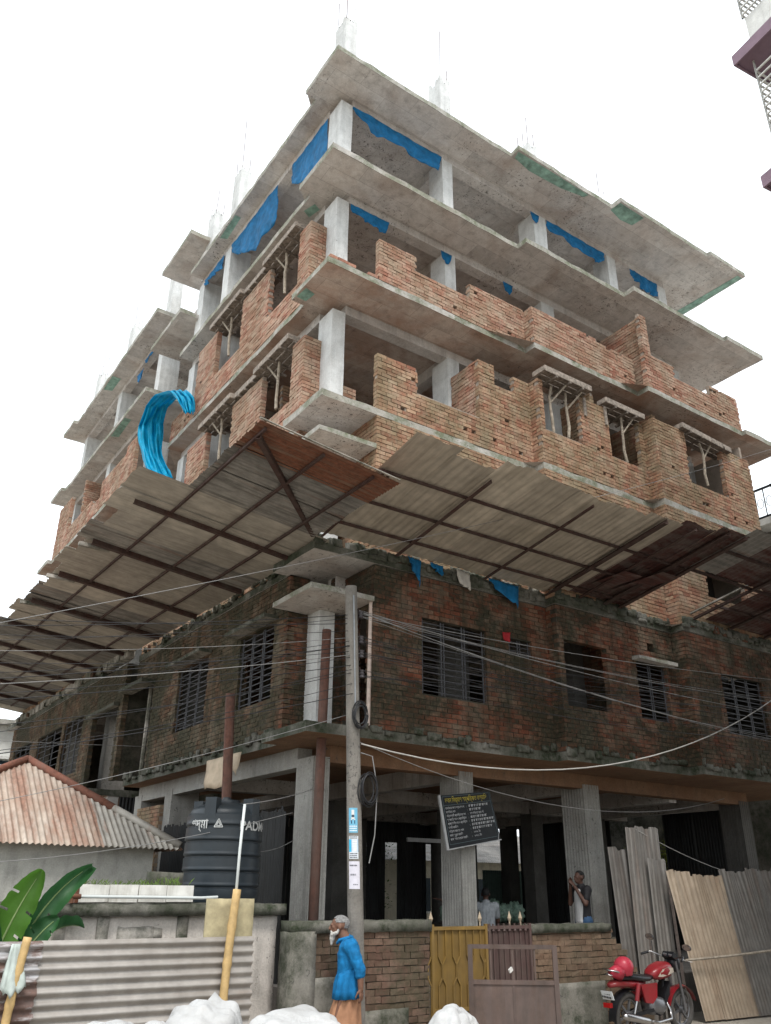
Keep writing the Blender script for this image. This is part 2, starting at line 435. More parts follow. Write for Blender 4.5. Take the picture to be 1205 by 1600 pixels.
# ---- columns (one per storey) and the stubs with starter bars on the roof
def column(x0, y0, x1, y1, z0, z1, mat, ribs=0):
    b = MB()
    if not ribs:
        n = 6
        for i in range(n):          # slight cast steps between lifts
            a, c = z0+(z1-z0)*i/n, z0+(z1-z0)*(i+1)/n
            b.box((x0, y0, a), (x1, y1, c))
        b = MB(); j = 0.006
        ring = []
        for i in range(n+1):
            z = z0+(z1-z0)*i/n
            ring.append([(x+random.uniform(-j, j), y+random.uniform(-j, j), z) for x, y in ((x0, y0), (x1, y0), (x1, y1), (x0, y1))])
        v = [p for rg in ring for p in rg]; f = [(3, 2, 1, 0), tuple(range(4*n, 4*n+4))]
        for i in range(n):
            for q in range(4): f.append((4*i+q, 4*i+(q+1) % 4, 4*i+4+(q+1) % 4, 4*i+4+q))
        b.add(v, f)
    else:                            # cast against corrugated sheet: ribbed faces
        pts = []
        def run(p, q, nx, ny):
            L = math.hypot(q[0]-p[0], q[1]-p[1]); m = max(4, int(L/0.018))
            for i in range(m):
                s_ = i/m; a = (0.5-0.5*math.cos(2*math.pi*s_*round(L/0.072)))*0.014
                pts.append((p[0]+(q[0]-p[0])*s_-nx*a, p[1]+(q[1]-p[1])*s_-ny*a))
        run((x0, y0), (x1, y0), 0, -1); run((x1, y0), (x1, y1), 1, 0); run((x1, y1), (x0, y1), 0, 1); run((x0, y1), (x0, y0), -1, 0)
        n = len(pts)
        v = [(x, y, z0) for x, y in pts]+[(x, y, z1) for x, y in pts]
        f = [(i, (i+1) % n, n+(i+1) % n, n+i) for i in range(n)]+[tuple(range(n-1, -1, -1)), tuple(range(n, 2*n))]
        b.add(v, f)
    return b.build('column', mat, BLD)

FRONT = [(-.26, .05), (2.76, 3.09), (5.95, 6.41), (8.9, 9.25), (11.15, 11.53)]
SIDE = [(5.55, 5.96), (7.42, 7.86), (10.7, 11.1), (15.05, 15.45), (19.3, 19.7)]
INNER = [(3.0, 4.2), (6.2, 4.2), (9.0, 4.2), (11.4, 4.2), (3.0, 8.6), (6.4, 8.6), (9.4, 8.6), (12.2, 8.6), (3.2, 13), (6.6, 13), (3.2, 17), (6.6, 17)]
BEAM = 0.22
for k in range(0, 6):
    z0 = S[k] if k else GZ
    z1 = S[k+1]-TH-BEAM+0.01
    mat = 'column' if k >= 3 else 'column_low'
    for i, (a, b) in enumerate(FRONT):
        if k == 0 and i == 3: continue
        column(a, CY, b, CY+(.55 if i != 2 else .6), z0, z1, 'column' if (i == 0 and k) else ('column_shade' if (i == 4 and k == 0) or k in (1, 2) else mat), ribs=(k == 0))
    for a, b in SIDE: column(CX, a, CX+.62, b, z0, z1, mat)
    for x, y in INNER: column(x, y, x+.4, y+.4, z0, z1, 'column_shade' if k < 3 else mat)

def beam(a, b, z1, z0, mat):
    return MB().box((a[0], a[1], z0), (b[0], b[1], z1)).build('beam', mat, BLD)
for k in range(1, 7):
    zt, zb = S[k]-TH-0.002, S[k]-TH-BEAM
    if k == 1: zt, zb = S[1]-.162, 3.93
    mat = 'ochre' if k == 1 else 'slab'
    beam((CX+.32, CY+.012, 0), (11.5, CY+.29, 0), zt, zb, mat)                       # along the right facade
    beam((CX+.012, CY+.56, 0), (CX+.29, 7.69, 0), zt, zb-(.05 if k == 1 else 0), 'column_low' if k == 1 else mat)    # along the left facade
    beam((CX+.012, 10.02, 0), (CX+.29, 19.8, 0), zt, zb, 'slab')
    for x in (2.86, 6.05, 9.0, 11.2):
        beam((x, CY+.30, 0), (x+.26, 10.9 if x < 8 else 9, 0), zt, zb-.06, 'slab')
    for y in (4.25, 8.7):
        if y < 7: beam((CX+.30, y, 0), (12.8, y+.26, 0), zt-.004, zb-.03, 'slab')
        else: beam((2.3, y, 0), (12.8, y+.26, 0), zt-.004, zb-.03, 'slab')
    for y in (13.0, 17.0): beam((CX+.30, y, 0), (7.6, y+.26, 0), zt, zb, 'slab')

STUBS = [(-.2, -.4, .1), (2.8, -.4, .02), (6.05, -.38, -.25), (9.0, -.4, -.6), (-.2, 5.6, .15), (-.2, 7.45, -.1), (-.2, 10.75, -.25), (-.2, 15.1, .1), (-.2, 19.3, .1)]
for x, y, dz in STUBS:
    h = 2.75+dz
    z0 = S[6]; b = MB()
    top = [z0+h+random.uniform(-.22, .12) for _ in range(9)]
    b.grid(lambda u, v: (x+.34*u, y, z0+(top[round(u*8)]-z0)*v), 8, 2)
    b.grid(lambda u, v: (x, y+.5*u, z0+(top[8-round(u*8)]-z0)*v), 8, 2)
    b.grid(lambda u, v: (x+.34, y+.5*u, z0+(top[round(u*8)]-z0)*v), 8, 2)
    b.grid(lambda u, v: (x+.34*u, y+.5, z0+(top[round(u*8)]-z0)*v), 8, 2)
    b.add([(x, y, z0+h-.15), (x+.34, y, z0+h-.15), (x+.34, y+.5, z0+h-.15), (x, y+.5, z0+h-.15)], [(0, 1, 2, 3)])
    st = b.build('column_stub', 'column', BLD)
    for i, (rx, ry) in enumerate(((.05, .05), (.29, .05), (.05, .45), (.29, .45))):
        L = random.choice((.3, .45, .6, .9)) if i else random.choice((1.0, 2.0))
        lean = random.uniform(-.05, .05)
        MB().tube([(x+rx, y+ry, z0+.6), (x+rx, y+ry, z0+h), (x+rx+lean*L, y+ry+lean*.6*L, z0+h+L)], .012, 5).build('rebar', 'rebar', st)

# ---- brick walls: every brick is a block of its own standing proud of the mortar
CH, BL, JT = 0.084, 0.235, 0.013
BRICKS = []          # (verts, wall, material index, distance to the camera)
WALLS = []
def free(lo, hi, cuts):
    out = [(lo, hi)]
    for a, b in cuts:
        nxt = []
        for p, q in out:
            if b <= p or a >= q: nxt.append((p, q)); continue
            if a > p: nxt.append((p, a))
            if b < q: nxt.append((b, q))
        out = nxt
    return [(p, q) for p, q in out if q-p > 0.03]

def brick_wall(axis, face, u0, u1, z0, z1, openings=(), mi=0, th=0.13, inward=1, holes=0, ragged=False, parent=None, store=None, mortar=None, ch=CH, bl=BL, jt=JT, wob=.0035):
    """axis 'x': wall runs along X with its outer face at y=face; axis 'y': runs along Y with its outer face at x=face."""
    op = [tuple(o) for o in openings]
    for _ in range(holes):
        hu = random.uniform(u0+.3, u1-.3); hz = z0+ch*random.choice((2, 3, 10, 11))
        op.append((hu, hu+.11, hz, hz+ch))
    def P(u, d, z): return (u, face+inward*d, z) if axis == 'x' else (face+inward*d, u, z)
    us = sorted({u0, u1, *[min(max(q, u0), u1) for o in op for q in o[:2]]})
    core = MB(); ins = 0.010 if mi >= 2 else 0.022
    for a, b in zip(us[:-1], us[1:]):
        if b-a < 1e-4: continue
        cuts = [(o[2], o[3]) for o in op if o[0] <= a+1e-5 and o[1] >= b-1e-5]
        for p, q in free(z0, z1, cuts):
            e0 = .01 if any(abs(a-o[1]) < 1e-4 for o in op) or a == u0 else 0
            e1 = .01 if any(abs(b-o[0]) < 1e-4 for o in op) or b == u1 else 0
            lo, hi = P(a+e0, ins, p), P(b-e1, th-ins, q-.006)
            core.box(tuple(map(min, lo, hi)), tuple(map(max, lo, hi)))
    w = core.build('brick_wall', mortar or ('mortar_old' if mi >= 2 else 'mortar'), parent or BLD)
    n = int(round((z1-z0)/ch))
    for r in range(n):
        za = z0+r*ch; zm = za+ch/2
        if zm > z1: break
        cuts = [(o[0], o[1]) for o in op if o[2] < zm < o[3]]
        for p, q in free(u0, u1, cuts):
            if ragged and r % 2 and q == u1: q -= .12
            off = (bl/2 if r % 2 else 0)+random.uniform(-.02, .02)
            x = math.floor((p-off)/bl)*bl+off
            while x < q:
                a, b = max(x, p), min(x+bl, q)
                x += bl
                if b-a < .05: continue
                a += jt/2*(a > p+1e-6); b -= jt/2*(b < q-1e-6)
                pr = random.uniform(-.006, .006); j = wob
                zz0, zz1 = za+jt*.5, min(za+ch-jt*.5, z1)
                v = []
                for z_ in (zz0, zz1):
                    for uu, dd in ((a, pr), (b, pr), (b, th-pr), (a, th-pr)):
                        v.append(tuple(c+random.uniform(-j, j) for c in P(uu, dd, z_)))
                c = Vector(P((a+b)/2, 0, zm))
                (BRICKS if store is None else store).append((v, w, mi, (c-CAM).length))
    return w

def F(k, *rel):     # openings given relative to a floor
    return [(a, b, S[k]+c, S[k]+d) for a, b, c, d in rel]

for k in (1, 2, 3, 4):
    mi = 2 if k == 1 else (1 if k in (2, 3) else 0)
    z0, top = S[k]+.002, S[k+1]-TH-.004
    if k < 3:
        brick_wall('y', 4.3, -1.53, -1.25, z0, top, (), mi)
        brick_wall('y', 7.8, -1.85, -1.53, z0, top, (), mi)
    if k == 1:
        brick_wall('x', -1.38, .25, 4.3, z0, top, F(k, (1.25, 2.72, .70, 2.02), (3.29, 3.87, 1.66, 2.0)), mi)
        brick_wall('x', -1.66, 4.3, 7.8, z0, top, F(k, (4.45, 5.65, .85, 2.12), (6.52, 7.46, .80, 1.98), (6.95, 7.15, 2.25, 2.45)), mi)
        brick_wall('x', -1.98, 7.8, 11.65, z0, top, F(k, (8.9, 10.4, .72, 2.02)), mi)
        brick_wall('x', CY+.05, .05, .62, z0, top, (), mi)
        brick_wall('x', -.05, -.66, CX, z0, top, (), mi)
        brick_wall('y', .25, -1.25, CY+.2, z0, top, F(k, (-1.15, -.5, 0, 2.05)), mi)
        brick_wall('y', -.66, -.05, 6.4, z0, top, F(k, (.45, 1.82, .68, 2.03), (3.3, 4.88, .68, 2.03)), 3)
        brick_wall('y', -.66, 6.4, 7.7, S[k]+2.1, top, (), 3)
        brick_wall('y', -.85, 7.92, 19.9, z0, top, F(k, (8.25, 10.3, 0, 1.75), (11.2, 13.0, .5, 2.0), (13.3, 16.0, .5, 2.0), (16.9, 19.2, .5, 2.0)), 3)
    elif k == 2:
        brick_wall('x', -1.38, .25, 4.3, z0, top, F(k, (1.25, 2.72, .85, 2.1)), mi)
        brick_wall('x', -1.66, 4.3, 7.8, z0, top, F(k, (4.45, 5.65, .85, 2.1), (6.52, 7.46, .85, 2.1)), mi)
        brick_wall('x', -1.98, 7.8, 11.65, z0, top, F(k, (8.95, 10.4, .85, 2.1)), mi)
        brick_wall('y', .25, -1.25, CY+.2, z0, top, (), mi)
        brick_wall('x', -.05, -.66, CX, z0, top, (), 0)
        brick_wall('y', -.66, -.05, 7.6, z0, top, F(k, (.45, 1.82, .7, 2.1), (3.3, 4.88, .7, 2.1)), mi)
        brick_wall('y', -.85, 10.0, 19.0, z0, top, F(k, (11.5, 13, .7, 2.1), (14.5, 16.5, .7, 2.1)), mi)
    elif k == 3:
        b = S[3]
        brick_wall('x', -1.38, .25, 4.3, z0, b+2.16, [(1.21, 2.83, b+.71, 99), (.25, 1.21, b+1.25, 99), (3.28, 3.85, b+1.70, 99), (3.85, 4.31, b+2.12, 99), (1.05, 1.16, b+.95, b+1.04)], mi, holes=6)
        brick_wall('y', 2.83, -1.25, CY-.02, z0, b+2.16, (), 0)
        brick_wall('x', -1.66, 4.3, 7.8, z0, b+2.1, F(k, (4.45, 5.6, .87, 3), (6.55, 7.62, .87, 3)), mi, holes=6)
        brick_wall('y', 4.3, -1.53, -1.24, z0, b+2.1, (), mi)
        brick_wall('y', 7.8, -1.85, -1.52, z0, b+2.15, (), mi)
        brick_wall('x', -1.98, 7.8, 11.65, z0, b+2.15, F(k, (8.98, 10.45, .75, 3)), mi, holes=9)
        brick_wall('x', CY+.1, .05, .42, z0, b+1.0, (), 0)
        brick_wall('x', -.05, -.66, CX, z0, b+2.1, (), 0)
        brick_wall('y', -.66, -.05, 6.05, z0, b+2.12, F(k, (.45, 1.82, .72, 3), (3.35, 4.83, .72, 3)), 0, holes=4)
        brick_wall('y', -.85, 10.1, 19.0, z0, b+2.1, F(k, (11.5, 13, .7, 3), (14.5, 16.5, .7, 3)), 0)
    else:
        b = S[4]
        brick_wall('x', -1.38, .25, 4.3, z0, b+1.06, [(1.21, 2.68, b+.70, 99)], mi, holes=5)
        brick_wall('x', -1.38, -.9, .25, z0, b+.10, [(-.3, .0, 0, 99)], mi)
        brick_wall('x', -1.66, 4.3, 7.8, z0, b+1.03, [(6.6, 7.81, b+.95, 99)], mi, holes=6)
        brick_wall('y', 4.3, -1.53, -1.24, z0, b+1.03, (), mi)
        brick_wall('y', 7.95, -1.85, CY+.2, z0, b+2.2, (), mi)
        brick_wall('x', -1.98, 7.82, 11.65, z0, b+2.2, [(8.1, 8.98, b+1.05, 99), (8.98, 10.45, b+.71, 99), (10.45, 11.66, b+1.04, 99)], mi, holes=7)
        brick_wall('x', -.05, -.66, CX, z0, b+2.14, (), mi)
        brick_wall('y', -.66, -.05, 7.6, z0, b+2.12, F(k, (.45, 1.85, .70, 3), (3.33, 4.83, .70, 3), (6.05, 7.62, .70, 3)), mi, holes=5)
        brick_wall('y', -.85, 10.15, 19.0, z0, b+2.1, [(11.0, 13.4, b+1.1, 99), (13.4, 14.3, b+.5, 99), (14.3, 17.4, b+.75, 99), (10.15, 11.0, b+1.35, 99)], mi)
        brick_wall('x', 16.2, -.72, 1.2, z0, b+2.35, (), mi)
# partitions that show through the openings
for k in (1, 2, 3):
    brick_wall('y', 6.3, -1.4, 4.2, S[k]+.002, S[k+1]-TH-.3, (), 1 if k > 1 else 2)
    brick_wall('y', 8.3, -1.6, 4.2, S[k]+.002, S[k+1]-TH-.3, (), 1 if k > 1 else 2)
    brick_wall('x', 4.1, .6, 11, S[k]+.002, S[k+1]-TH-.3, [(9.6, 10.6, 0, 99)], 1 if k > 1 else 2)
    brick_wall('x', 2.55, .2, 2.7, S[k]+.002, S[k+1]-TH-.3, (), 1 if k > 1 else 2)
brick_wall('y', 2.0, 5.0, 7.6, S[4]+.002, S[5]-.4, (), 0)

BOXF = [(0,3,2,1),(4,5,6,7),(0,1,5,4),(1,2,6,5),(2,3,7,6),(3,0,4,7)]
BM_ = ['brick_new', 'brick_mid', 'brick_old', 'brick_olive']
def lay(bricks, n_single, rest_parent, rest_name, mats):
    order = sorted(range(len(bricks)), key=lambda i: bricks[i][3])
    solo = set(order[:n_single])
    rest = MB()
    for i, (v, w, mi, d) in enumerate(bricks):
        if i in solo: MB().add(v, BOXF).build('brick', mats[mi], w)
        else: rest.add(v, BOXF, mi)
    if rest.v: tag(rest.build(rest_name, mats, rest_parent), kind='stuff')
# the 300 that show largest: the old walls round the corner on the first floor
for i, (v, w, mi, d) in enumerate(BRICKS):
    x, y, z = v[0]
    if mi < 2 or x > 9.5 or z > 7.15 or (y > -.5 and x > -.6): BRICKS[i] = (v, w, mi, d+100)
lay(BRICKS, 300, BLD, 'brick_courses', BM_)

# ---- lintel shades over the corner and over windows
def shade(x0, y0, x1, y1, z, th, mat='slab', name='sun_shade'):
    return slab([(x0, y0), (x1, y0), (x1, y1), (x0, y1)], z, th, (mat, 'slab_edge' if mat == 'slab' else 'slab_moss'), name, jit=.008)
shade(-.98, -1.40, .24, -.06, S[1]+2.2, .09, 'slab')
shade(-.98, -1.40, .24, -.06, S[2]+2.2, .09, 'slab')
shade(6.4, -1.86, 7.62, -1.67, S[1]+2.07, .07)
shade(-.95, .3, -.67, 1.95, S[1]+2.12, .07, 'plaster_old')
shade(-.95, 3.15, -.67, 5.0, S[1]+2.12, .07, 'plaster_old')
shade(-1.0, 8.15, -.86, 10.4, S[1]+1.84, .08, 'plaster_old')
shade(-1.0, 6.3, -.67, 7.9, S[1]+2.1, .09, 'plaster_old')
# rubble and broken mortar along the rim of the second slab
rb = MB()
for i in range(150):
    if i < 85: x, y = random.uniform(-.9, 11.5), 0; y = (-1.38 if x < 4.3 else -1.66 if x < 7.8 else -1.98)+random.uniform(.02, .16)
    else: x, y = -.66-random.uniform(-.14, .05), random.uniform(.1, 19.5)
    if i >= 85 and y > 7.7: x -= .2
    s_ = random.uniform(.03, .09)
    rb.obox((x, y, S[2]+s_*.8), Vector((s_, random.uniform(-.3, .3)*s_, 0)), Vector((random.uniform(-.3, .3)*s_, s_*.8, .2*s_)), Vector((0, .2*s_, s_*random.uniform(.6, 1.3))), random.choice((0, 0, 1, 2)))
tag(rb.build('rubble_rim', ['slab_moss', 'plaster_old', 'brick_old'], BLD), kind='stuff')
for face, a, b_ in ((-1.40, .15, 4.3), (-1.68, 4.32, 7.8), (-2.0, 7.82, 11.6)):
    u = a
    while u < b_:
        L = random.uniform(.15, .45)
        rough_block((u, face, S[2]+.003), (min(u+L, b_)+.02, face+.1, S[2]+random.uniform(.09, .19)), 'slab_moss', 'rim_upstand', BLD, None, .022, .05)
        u += L
# eroded cement skirt on the two old slab rims
for k in (1, 2):
    for (ax, face, a, b) in (('x', -1.40, -.2 if k == 1 else .1, 4.3), ('x', -1.68, 4.3, 7.8), ('x', -2.0, 7.8, 11.6), ('y', -.70, .2, 7.6)):
        u = a
        while u < b:
            L = random.uniform(.06, .3); h = random.uniform(.05, .16); t_ = random.uniform(.008, .035)
            if random.random() < .8:
                z = S[k]+random.uniform(-.10, .03)
                lo, hi = ((u, face-t_, z), (min(u+L, b), face+.04, z+h)) if ax == 'x' else ((face-t_, u, z), (face+.04, min(u+L, b), z+h))
                rough_block(lo, hi, 'slab_moss', 'cement_skirt', BLD, None, .018, .05)
            u += L+random.uniform(.01, .1)

# ---- window grilles on the first floor
def grille(axis, face, u0, u1, z0, z1, nbars=2, rungs=13, name='window_grille'):
    b = MB()
    def P(u, d, z): return (u, face+d, z) if axis == 'x' else (face+d, u, z)
    for i in range(rungs):
        z = z0+(z1-z0)*(i+.5)/rungs
        b.bar(P(u0, 0, z), P(u1, 0, z), .014, .014)
    for i in range(nbars+2):
        u = u0+(u1-u0)*i/(nbars+1)
        b.bar(P(u-.03, -.006, z0), P(u-.03, -.006, z1), .02, .02, up=(1, 0, 0)); b.bar(P(u+.03, -.006, z0), P(u+.03, -.006, z1), .02, .02, up=(1, 0, 0))
    b.build(name, 'iron_grille', BLD)
grille('y', -.60, .47, 1.80, S[1]+.69, S[1]+2.02)
grille('y', -.60, 3.32, 4.86, S[1]+.69, S[1]+2.02)
grille('x', -1.31, 1.27, 2.70, S[1]+.71, S[1]+2.01, 2, 12)
grille('x', -1.31, 3.31, 3.85, S[1]+1.67, S[1]+1.99, 1, 4)
grille('x', -1.58, 6.54, 7.44, S[1]+.81, S[1]+1.97, 1, 12)
grille('x', -1.90, 8.92, 10.38, S[1]+.73, S[1]+2.01, 2, 12)
for y0, y1 in ((11.2, 13.0), (13.3, 16.0), (16.9, 19.2)): grille('y', -.79, y0+.02, y1-.02, S[1]+.51, S[1]+1.99, 2, 8)

# ---- lintel formwork and bamboo props (site timber left in the window openings)
def formwork(axis, face, u0, u1, z, out=.22, tilt=0.0, props=1, depth=.5):
    def P(u, d, zz): return Vector((u, face+d, zz) if axis == 'x' else (face+d, u, zz))
    w = MB()
    w.bar(P(u0-.12, -out, z+.06), P(u1+.12, -out, z+.06-tilt), .025, .13)          # fascia board
    w.bar(P(u0-.12, -out, z+.06), P(u0-.12, .12, z+.06), .025, .12); w.bar(P(u1+.12, -out, z+.06-tilt), P(u1+.12, .12, z+.06-tilt), .025, .12)
    f = w.build('fascia_board', 'timber', BLD)
    d = MB()
    for i in range(3):
        dd = -out+.06+i*.17
        d.bar(P(u0-.1, dd, z-.012-.004*i), P(u1+.1, dd, z-.012-tilt-.004*i), .15, .02)
    nb = max(3, int((u1-u0)/.35))
    for i in range(nb):
        u = u0+(u1-u0)*(i+.5)/nb+random.uniform(-.05, .05)
        d.bar(P(u, -out-.03, z-.055), P(u+random.uniform(-.08, .08), .45, z-.055), .05, .06)
    d.build('soffit_boards', 'timber_mid', BLD)
    for i in range(props):
        u = u0+(u1-u0)*((i+1)/(props+1))+random.uniform(-.1, .1)
        sill = z-1.28
        pts = [P(u+random.uniform(-.04, .04), .06+random.uniform(-.02, .02), sill+(z-.09-sill)*q/4) for q in range(5)]
        MB().tube(pts, [.034, .036, .033, .031, .03], 7).build('bamboo_prop', 'bamboo', BLD)
        MB().tube([pts[2]+Vector((0, 0, .15)), P(u+.3, -out+.1, z-.08)], .022, 6).build('bamboo_prop', 'bamboo', BLD)
formwork('x', -1.66, 4.42, 5.66, S[3]+2.17, .25, 0, 2)
formwork('x', -1.66, 6.5, 7.62, S[3]+2.17, .14, 0, 1)
formwork('x', -1.98, 8.9, 10.6, S[3]+2.17, .12, .1, 1)
for k in (3, 4):
    formwork('y', -.66, .5, 1.85, S[k]+2.2, .16, .03, 1)
    formwork('y', -.66, 3.3, 4.9, S[k]+2.2, .16, .02, 1)
    formwork('y', -.66, 2.0, 3.1, S[k]+2.2, .05, 0, 0)
for x in (5.72, 6.42): MB().box((x, -1.70, S[3]+1.62), (x+.07, -1.662, S[3]+2.1)).build('timber_cleat', 'timber', BLD)

# closing walls at the back and on the far side, seen only through openings
for k in (1, 2, 3):
    brick_wall('y', 11.65, -1.85, 3.0, S[k]+.002, S[k+1]-TH-.3, F(3, (1.2, 2.2, .6, 2.1)) if k == 3 else (), 1 if k > 1 else 2, inward=-1, store=[])
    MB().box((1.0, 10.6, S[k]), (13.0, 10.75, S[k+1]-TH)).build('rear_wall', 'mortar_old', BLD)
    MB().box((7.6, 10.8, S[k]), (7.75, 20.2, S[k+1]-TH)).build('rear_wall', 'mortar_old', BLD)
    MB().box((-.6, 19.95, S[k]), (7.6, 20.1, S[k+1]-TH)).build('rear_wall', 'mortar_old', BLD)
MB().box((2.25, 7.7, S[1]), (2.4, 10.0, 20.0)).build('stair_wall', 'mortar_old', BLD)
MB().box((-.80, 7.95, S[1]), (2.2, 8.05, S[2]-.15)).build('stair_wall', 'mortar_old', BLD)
# stair flights between floors and half-landings
for z0, z1, y0 in ((13.32, 14.85, 7.75), (14.85, 16.37, 8.9), (16.37, 17.9, 7.75), (17.9, 19.42, 8.9)):
    for i in range(9):
        x = (.1+i*.22) if y0 < 8 else (2.0-i*.22)
        z = z0+(z1-z0)*i/9
        MB().box((x, y0, z), (x+.26, y0+1.0, z+.19)).build('stair_step', 'slab', BLD)
# low plastered parapet over the first floor of the far wing
b = MB()
for i in range(24):
    y = 8.0+i*.5
    b.box((-.90+random.uniform(-.02, .02), y, S[2]+.002), (-.70, y+.49, S[2]+.22+random.uniform(-.05, .05)), j=.02)
b.build('parapet', 'plaster_old', BLD)
# white drain pipe beside the corner opening, downpipe in the stair gap, dark plastered stair wall
MB().tube([(.22, -1.30, S[1]+.05), (.24, -1.30, S[1]+2.15)], .035, 8).build('drain_pipe', m_plain('pvc_cream', (.55, .44, .38), .5), BLD)
MB().tube([(-.50, 7.0, S[1]+.02), (-.50, 7.0, S[1]+2.1)], .06, 8).build('drain_pipe', 'plaster_old', BLD)

# soffit film left from casting
def film(z, pts, name='plastic_film'):
    n = len(pts)
    v = [(x, y, z-.004) for x, y in pts]+[(x, y, z-.008) for x, y in pts]
    f = [tuple(range(n)), tuple(range(2*n-1, n-1, -1))]+[(i, i+n, (i+1) % n+n, (i+1) % n) for i in range(n)]
    MB().add(v, f).build(name, 'green_film', BLD)
film(S[6]-TH, [(4.35, -1.6), (5.4, -1.62), (6.9, -1.62), (6.85, -1.5), (6.1, -1.36), (5.0, -1.3), (4.4, -1.4)])
film(S[6]-TH, [(7.83, -1.93), (8.8, -1.93), (8.75, -1.55), (8.3, -1.5), (7.8, -1.6)])
film(S[6]-TH, [(13.05, -2.0), (13.26, -2.0), (13.26, .6), (12.95, .4)])
film(S[5]-TH, [(-.56, .55), (-.46, .22), (-.28, .3), (-.36, .65)])
film(S[4]-TH, [(-.93, -.1), (-.9, -.45), (-.66, -.38), (-.70, -.08)])
film(S[5]-TH, [(-.82, 12.0), (-.6, 12.0), (-.55, 13.4), (-.8, 13.5)])
film(S[6]-TH, [(-.62, 4.6), (-.45, 4.6), (-.4, 5.6), (-.6, 5.7)])
film(S[6]-TH, [(-.82, 14.6), (-.5, 14.6), (-.5, 15.6), (-.8, 15.7)])

# ================================================================== corrugated canopies over the pavement
def corrugated(O, u, v, w, l, pitch=.076, amp=.010, mat='tin', name='roof_sheet', parent=None, sag=0.0, nv=3, ragged=0.0, seg=4, bend=0.0):
    O, u, v = Vector(O), Vector(u).normalized(), Vector(v).normalized()
    n = u.cross(v).normalized()
    nu = max(2, int(round(w/pitch*seg)))
    rg = [random.uniform(-ragged, ragged) for _ in range(nu//3+2)]
    def fn(a, b):
        ll = l+(rg[int(a*nu)//3]*(b > .99) if ragged else 0)
        return O+u*(w*a)+v*(ll*b)+n*(amp*math.sin(2*math.pi*w*a/pitch)-sag*4*b*(1-b)*math.sin(math.pi*a)+bend*(b**2)*math.sin(2.5*math.pi*a))
    m = MB().grid(fn, nu, nv)
    nvt = len(m.v)                        # second skin one sheet thickness away
    m.v += [tuple(Vector(p)+n*.0025) for p in m.v[:nvt]]
    m.f += [tuple(i+nvt for i in q[::-1]) for q in m.f[:]]
    m.mi += [0]*(len(m.f)-len(m.mi))
    o = m.build(name, mat, parent)
    for p in o.data.polygons: p.use_smooth = True
    return o

RCZ = lambda y: 7.165-.17*y
RV = Vector((0, -1, .17)).normalized()
rc = thing('sheet_canopy', 'pale corrugated canopy with rusty rafters over the right pavement', 'canopy', (2.6, -1.5, 7.4))
x = -1.02
i = 0
while x < 6.05:
    w = .88
    yo = (4.28 if x < 2.7 else 4.28+(x-2.7)*.14)+random.uniform(-.09, .09)
    mat = 'tin' if x < 4.1 else ('tin_maroon' if i % 2 or x > 5 else 'tin')
    corrugated((x, -1.42, RCZ(-1.42)+.055+.008*(i % 2)), (1, random.uniform(-.012, .012), random.uniform(-.012, .012)), RV, w, (yo-1.42+random.uniform(-.08, .08))*1.0145, .15, .007, mat, 'roof_sheet', rc, seg=6, nv=6, bend=random.uniform(-.03, .03), ragged=.012)
    x += .82; i += 1
for y in (-3.37, -2.58, -1.87):
    MB().bar((-1.0, y, RCZ(y)+.012), (6.15, y, RCZ(y)+.012), .032, .045).build('purlin', 'steel', rc)
def angle_bar(p, q, w, parent, name='rafter'):
    b = MB(); p, q = Vector(p), Vector(q)
    b.bar(p, q, w, .008); b.bar(p+Vector((0, 0, w/2))*0+Vector((0, 0, .0)), q, .008, w*1.1)
    d = (q-p).normalized(); s_ = d.cross(Vector((0, 0, 1))).normalized()
    b = MB().bar(p, q, w, .01).bar(p-s_*w*.5+Vector((0, 0, w*.45)), q-s_*w*.5+Vector((0, 0, w*.45)), .01, w*.9)
    return b.build(name, 'steel', parent)
for x, yo, w in ((-.97, 3.42, .05), (-.86, 3.42, .05), (.65, 3.95, .075), (2.68, 4.2, .06), (4.28, 4.42, .11), (5.0, 4.5, .06), (5.72, 4.66, .13), (6.16, 4.72, .09)):
    angle_bar((x, -1.45, RCZ(-1.45)-.05), (x, -yo, RCZ(-yo)-.05), w, rc)
for x in (4.9, 5.5):
    MB().box((x, -3.2+random.uniform(-.3, .3), RCZ(-2.6)-.045), (x+.5, -1.6, RCZ(-2.6)-.04)).build('loose_board', 'tin_maroon', rc)

rc2 = thing('sheet_canopy', 'maroon rusted canopy at the right edge, partly missing a sheet', 'canopy', (9.5, -1.9, 7.5))
x = 6.2; i = 0
while x < 13.4:
    if x < 8.1: corrugated((x, -3.45, RCZ(-3.45)+.055), (1, 0, 0), RV, .88, 1.5+random.uniform(-.05, .1), .15, .008, 'tin_maroon' if i % 3 else 'tin_dark', 'roof_sheet', rc2, seg=6)
    else: corrugated((x, -1.78, RCZ(-1.78)+.055), (1, 0, 0), RV, .88, 3.2+random.uniform(-.1, .1), .15, .008, 'tin_maroon', 'roof_sheet', rc2, seg=6)
    x += .82; i += 1
for y in (-4.2, -3.42, -2.58): MB().bar((6.2 if y < -3 else 8.2, y, RCZ(y)+.012), (13.4, y, RCZ(y)+.012), .05, .05).build('purlin', 'steel', rc2)
for x in (8.2, 9.5, 10.8, 12.2): angle_bar((x, -1.85, RCZ(-1.85)-.05), (x, -4.9, RCZ(-4.9)-.05), .08, rc2)
MB().bar((8.16, -1.9, RCZ(-1.9)+.09), (8.16, -3.5, RCZ(-3.5)+.09), .05, .03).build('edge_strip', 'plaster_old', rc2)

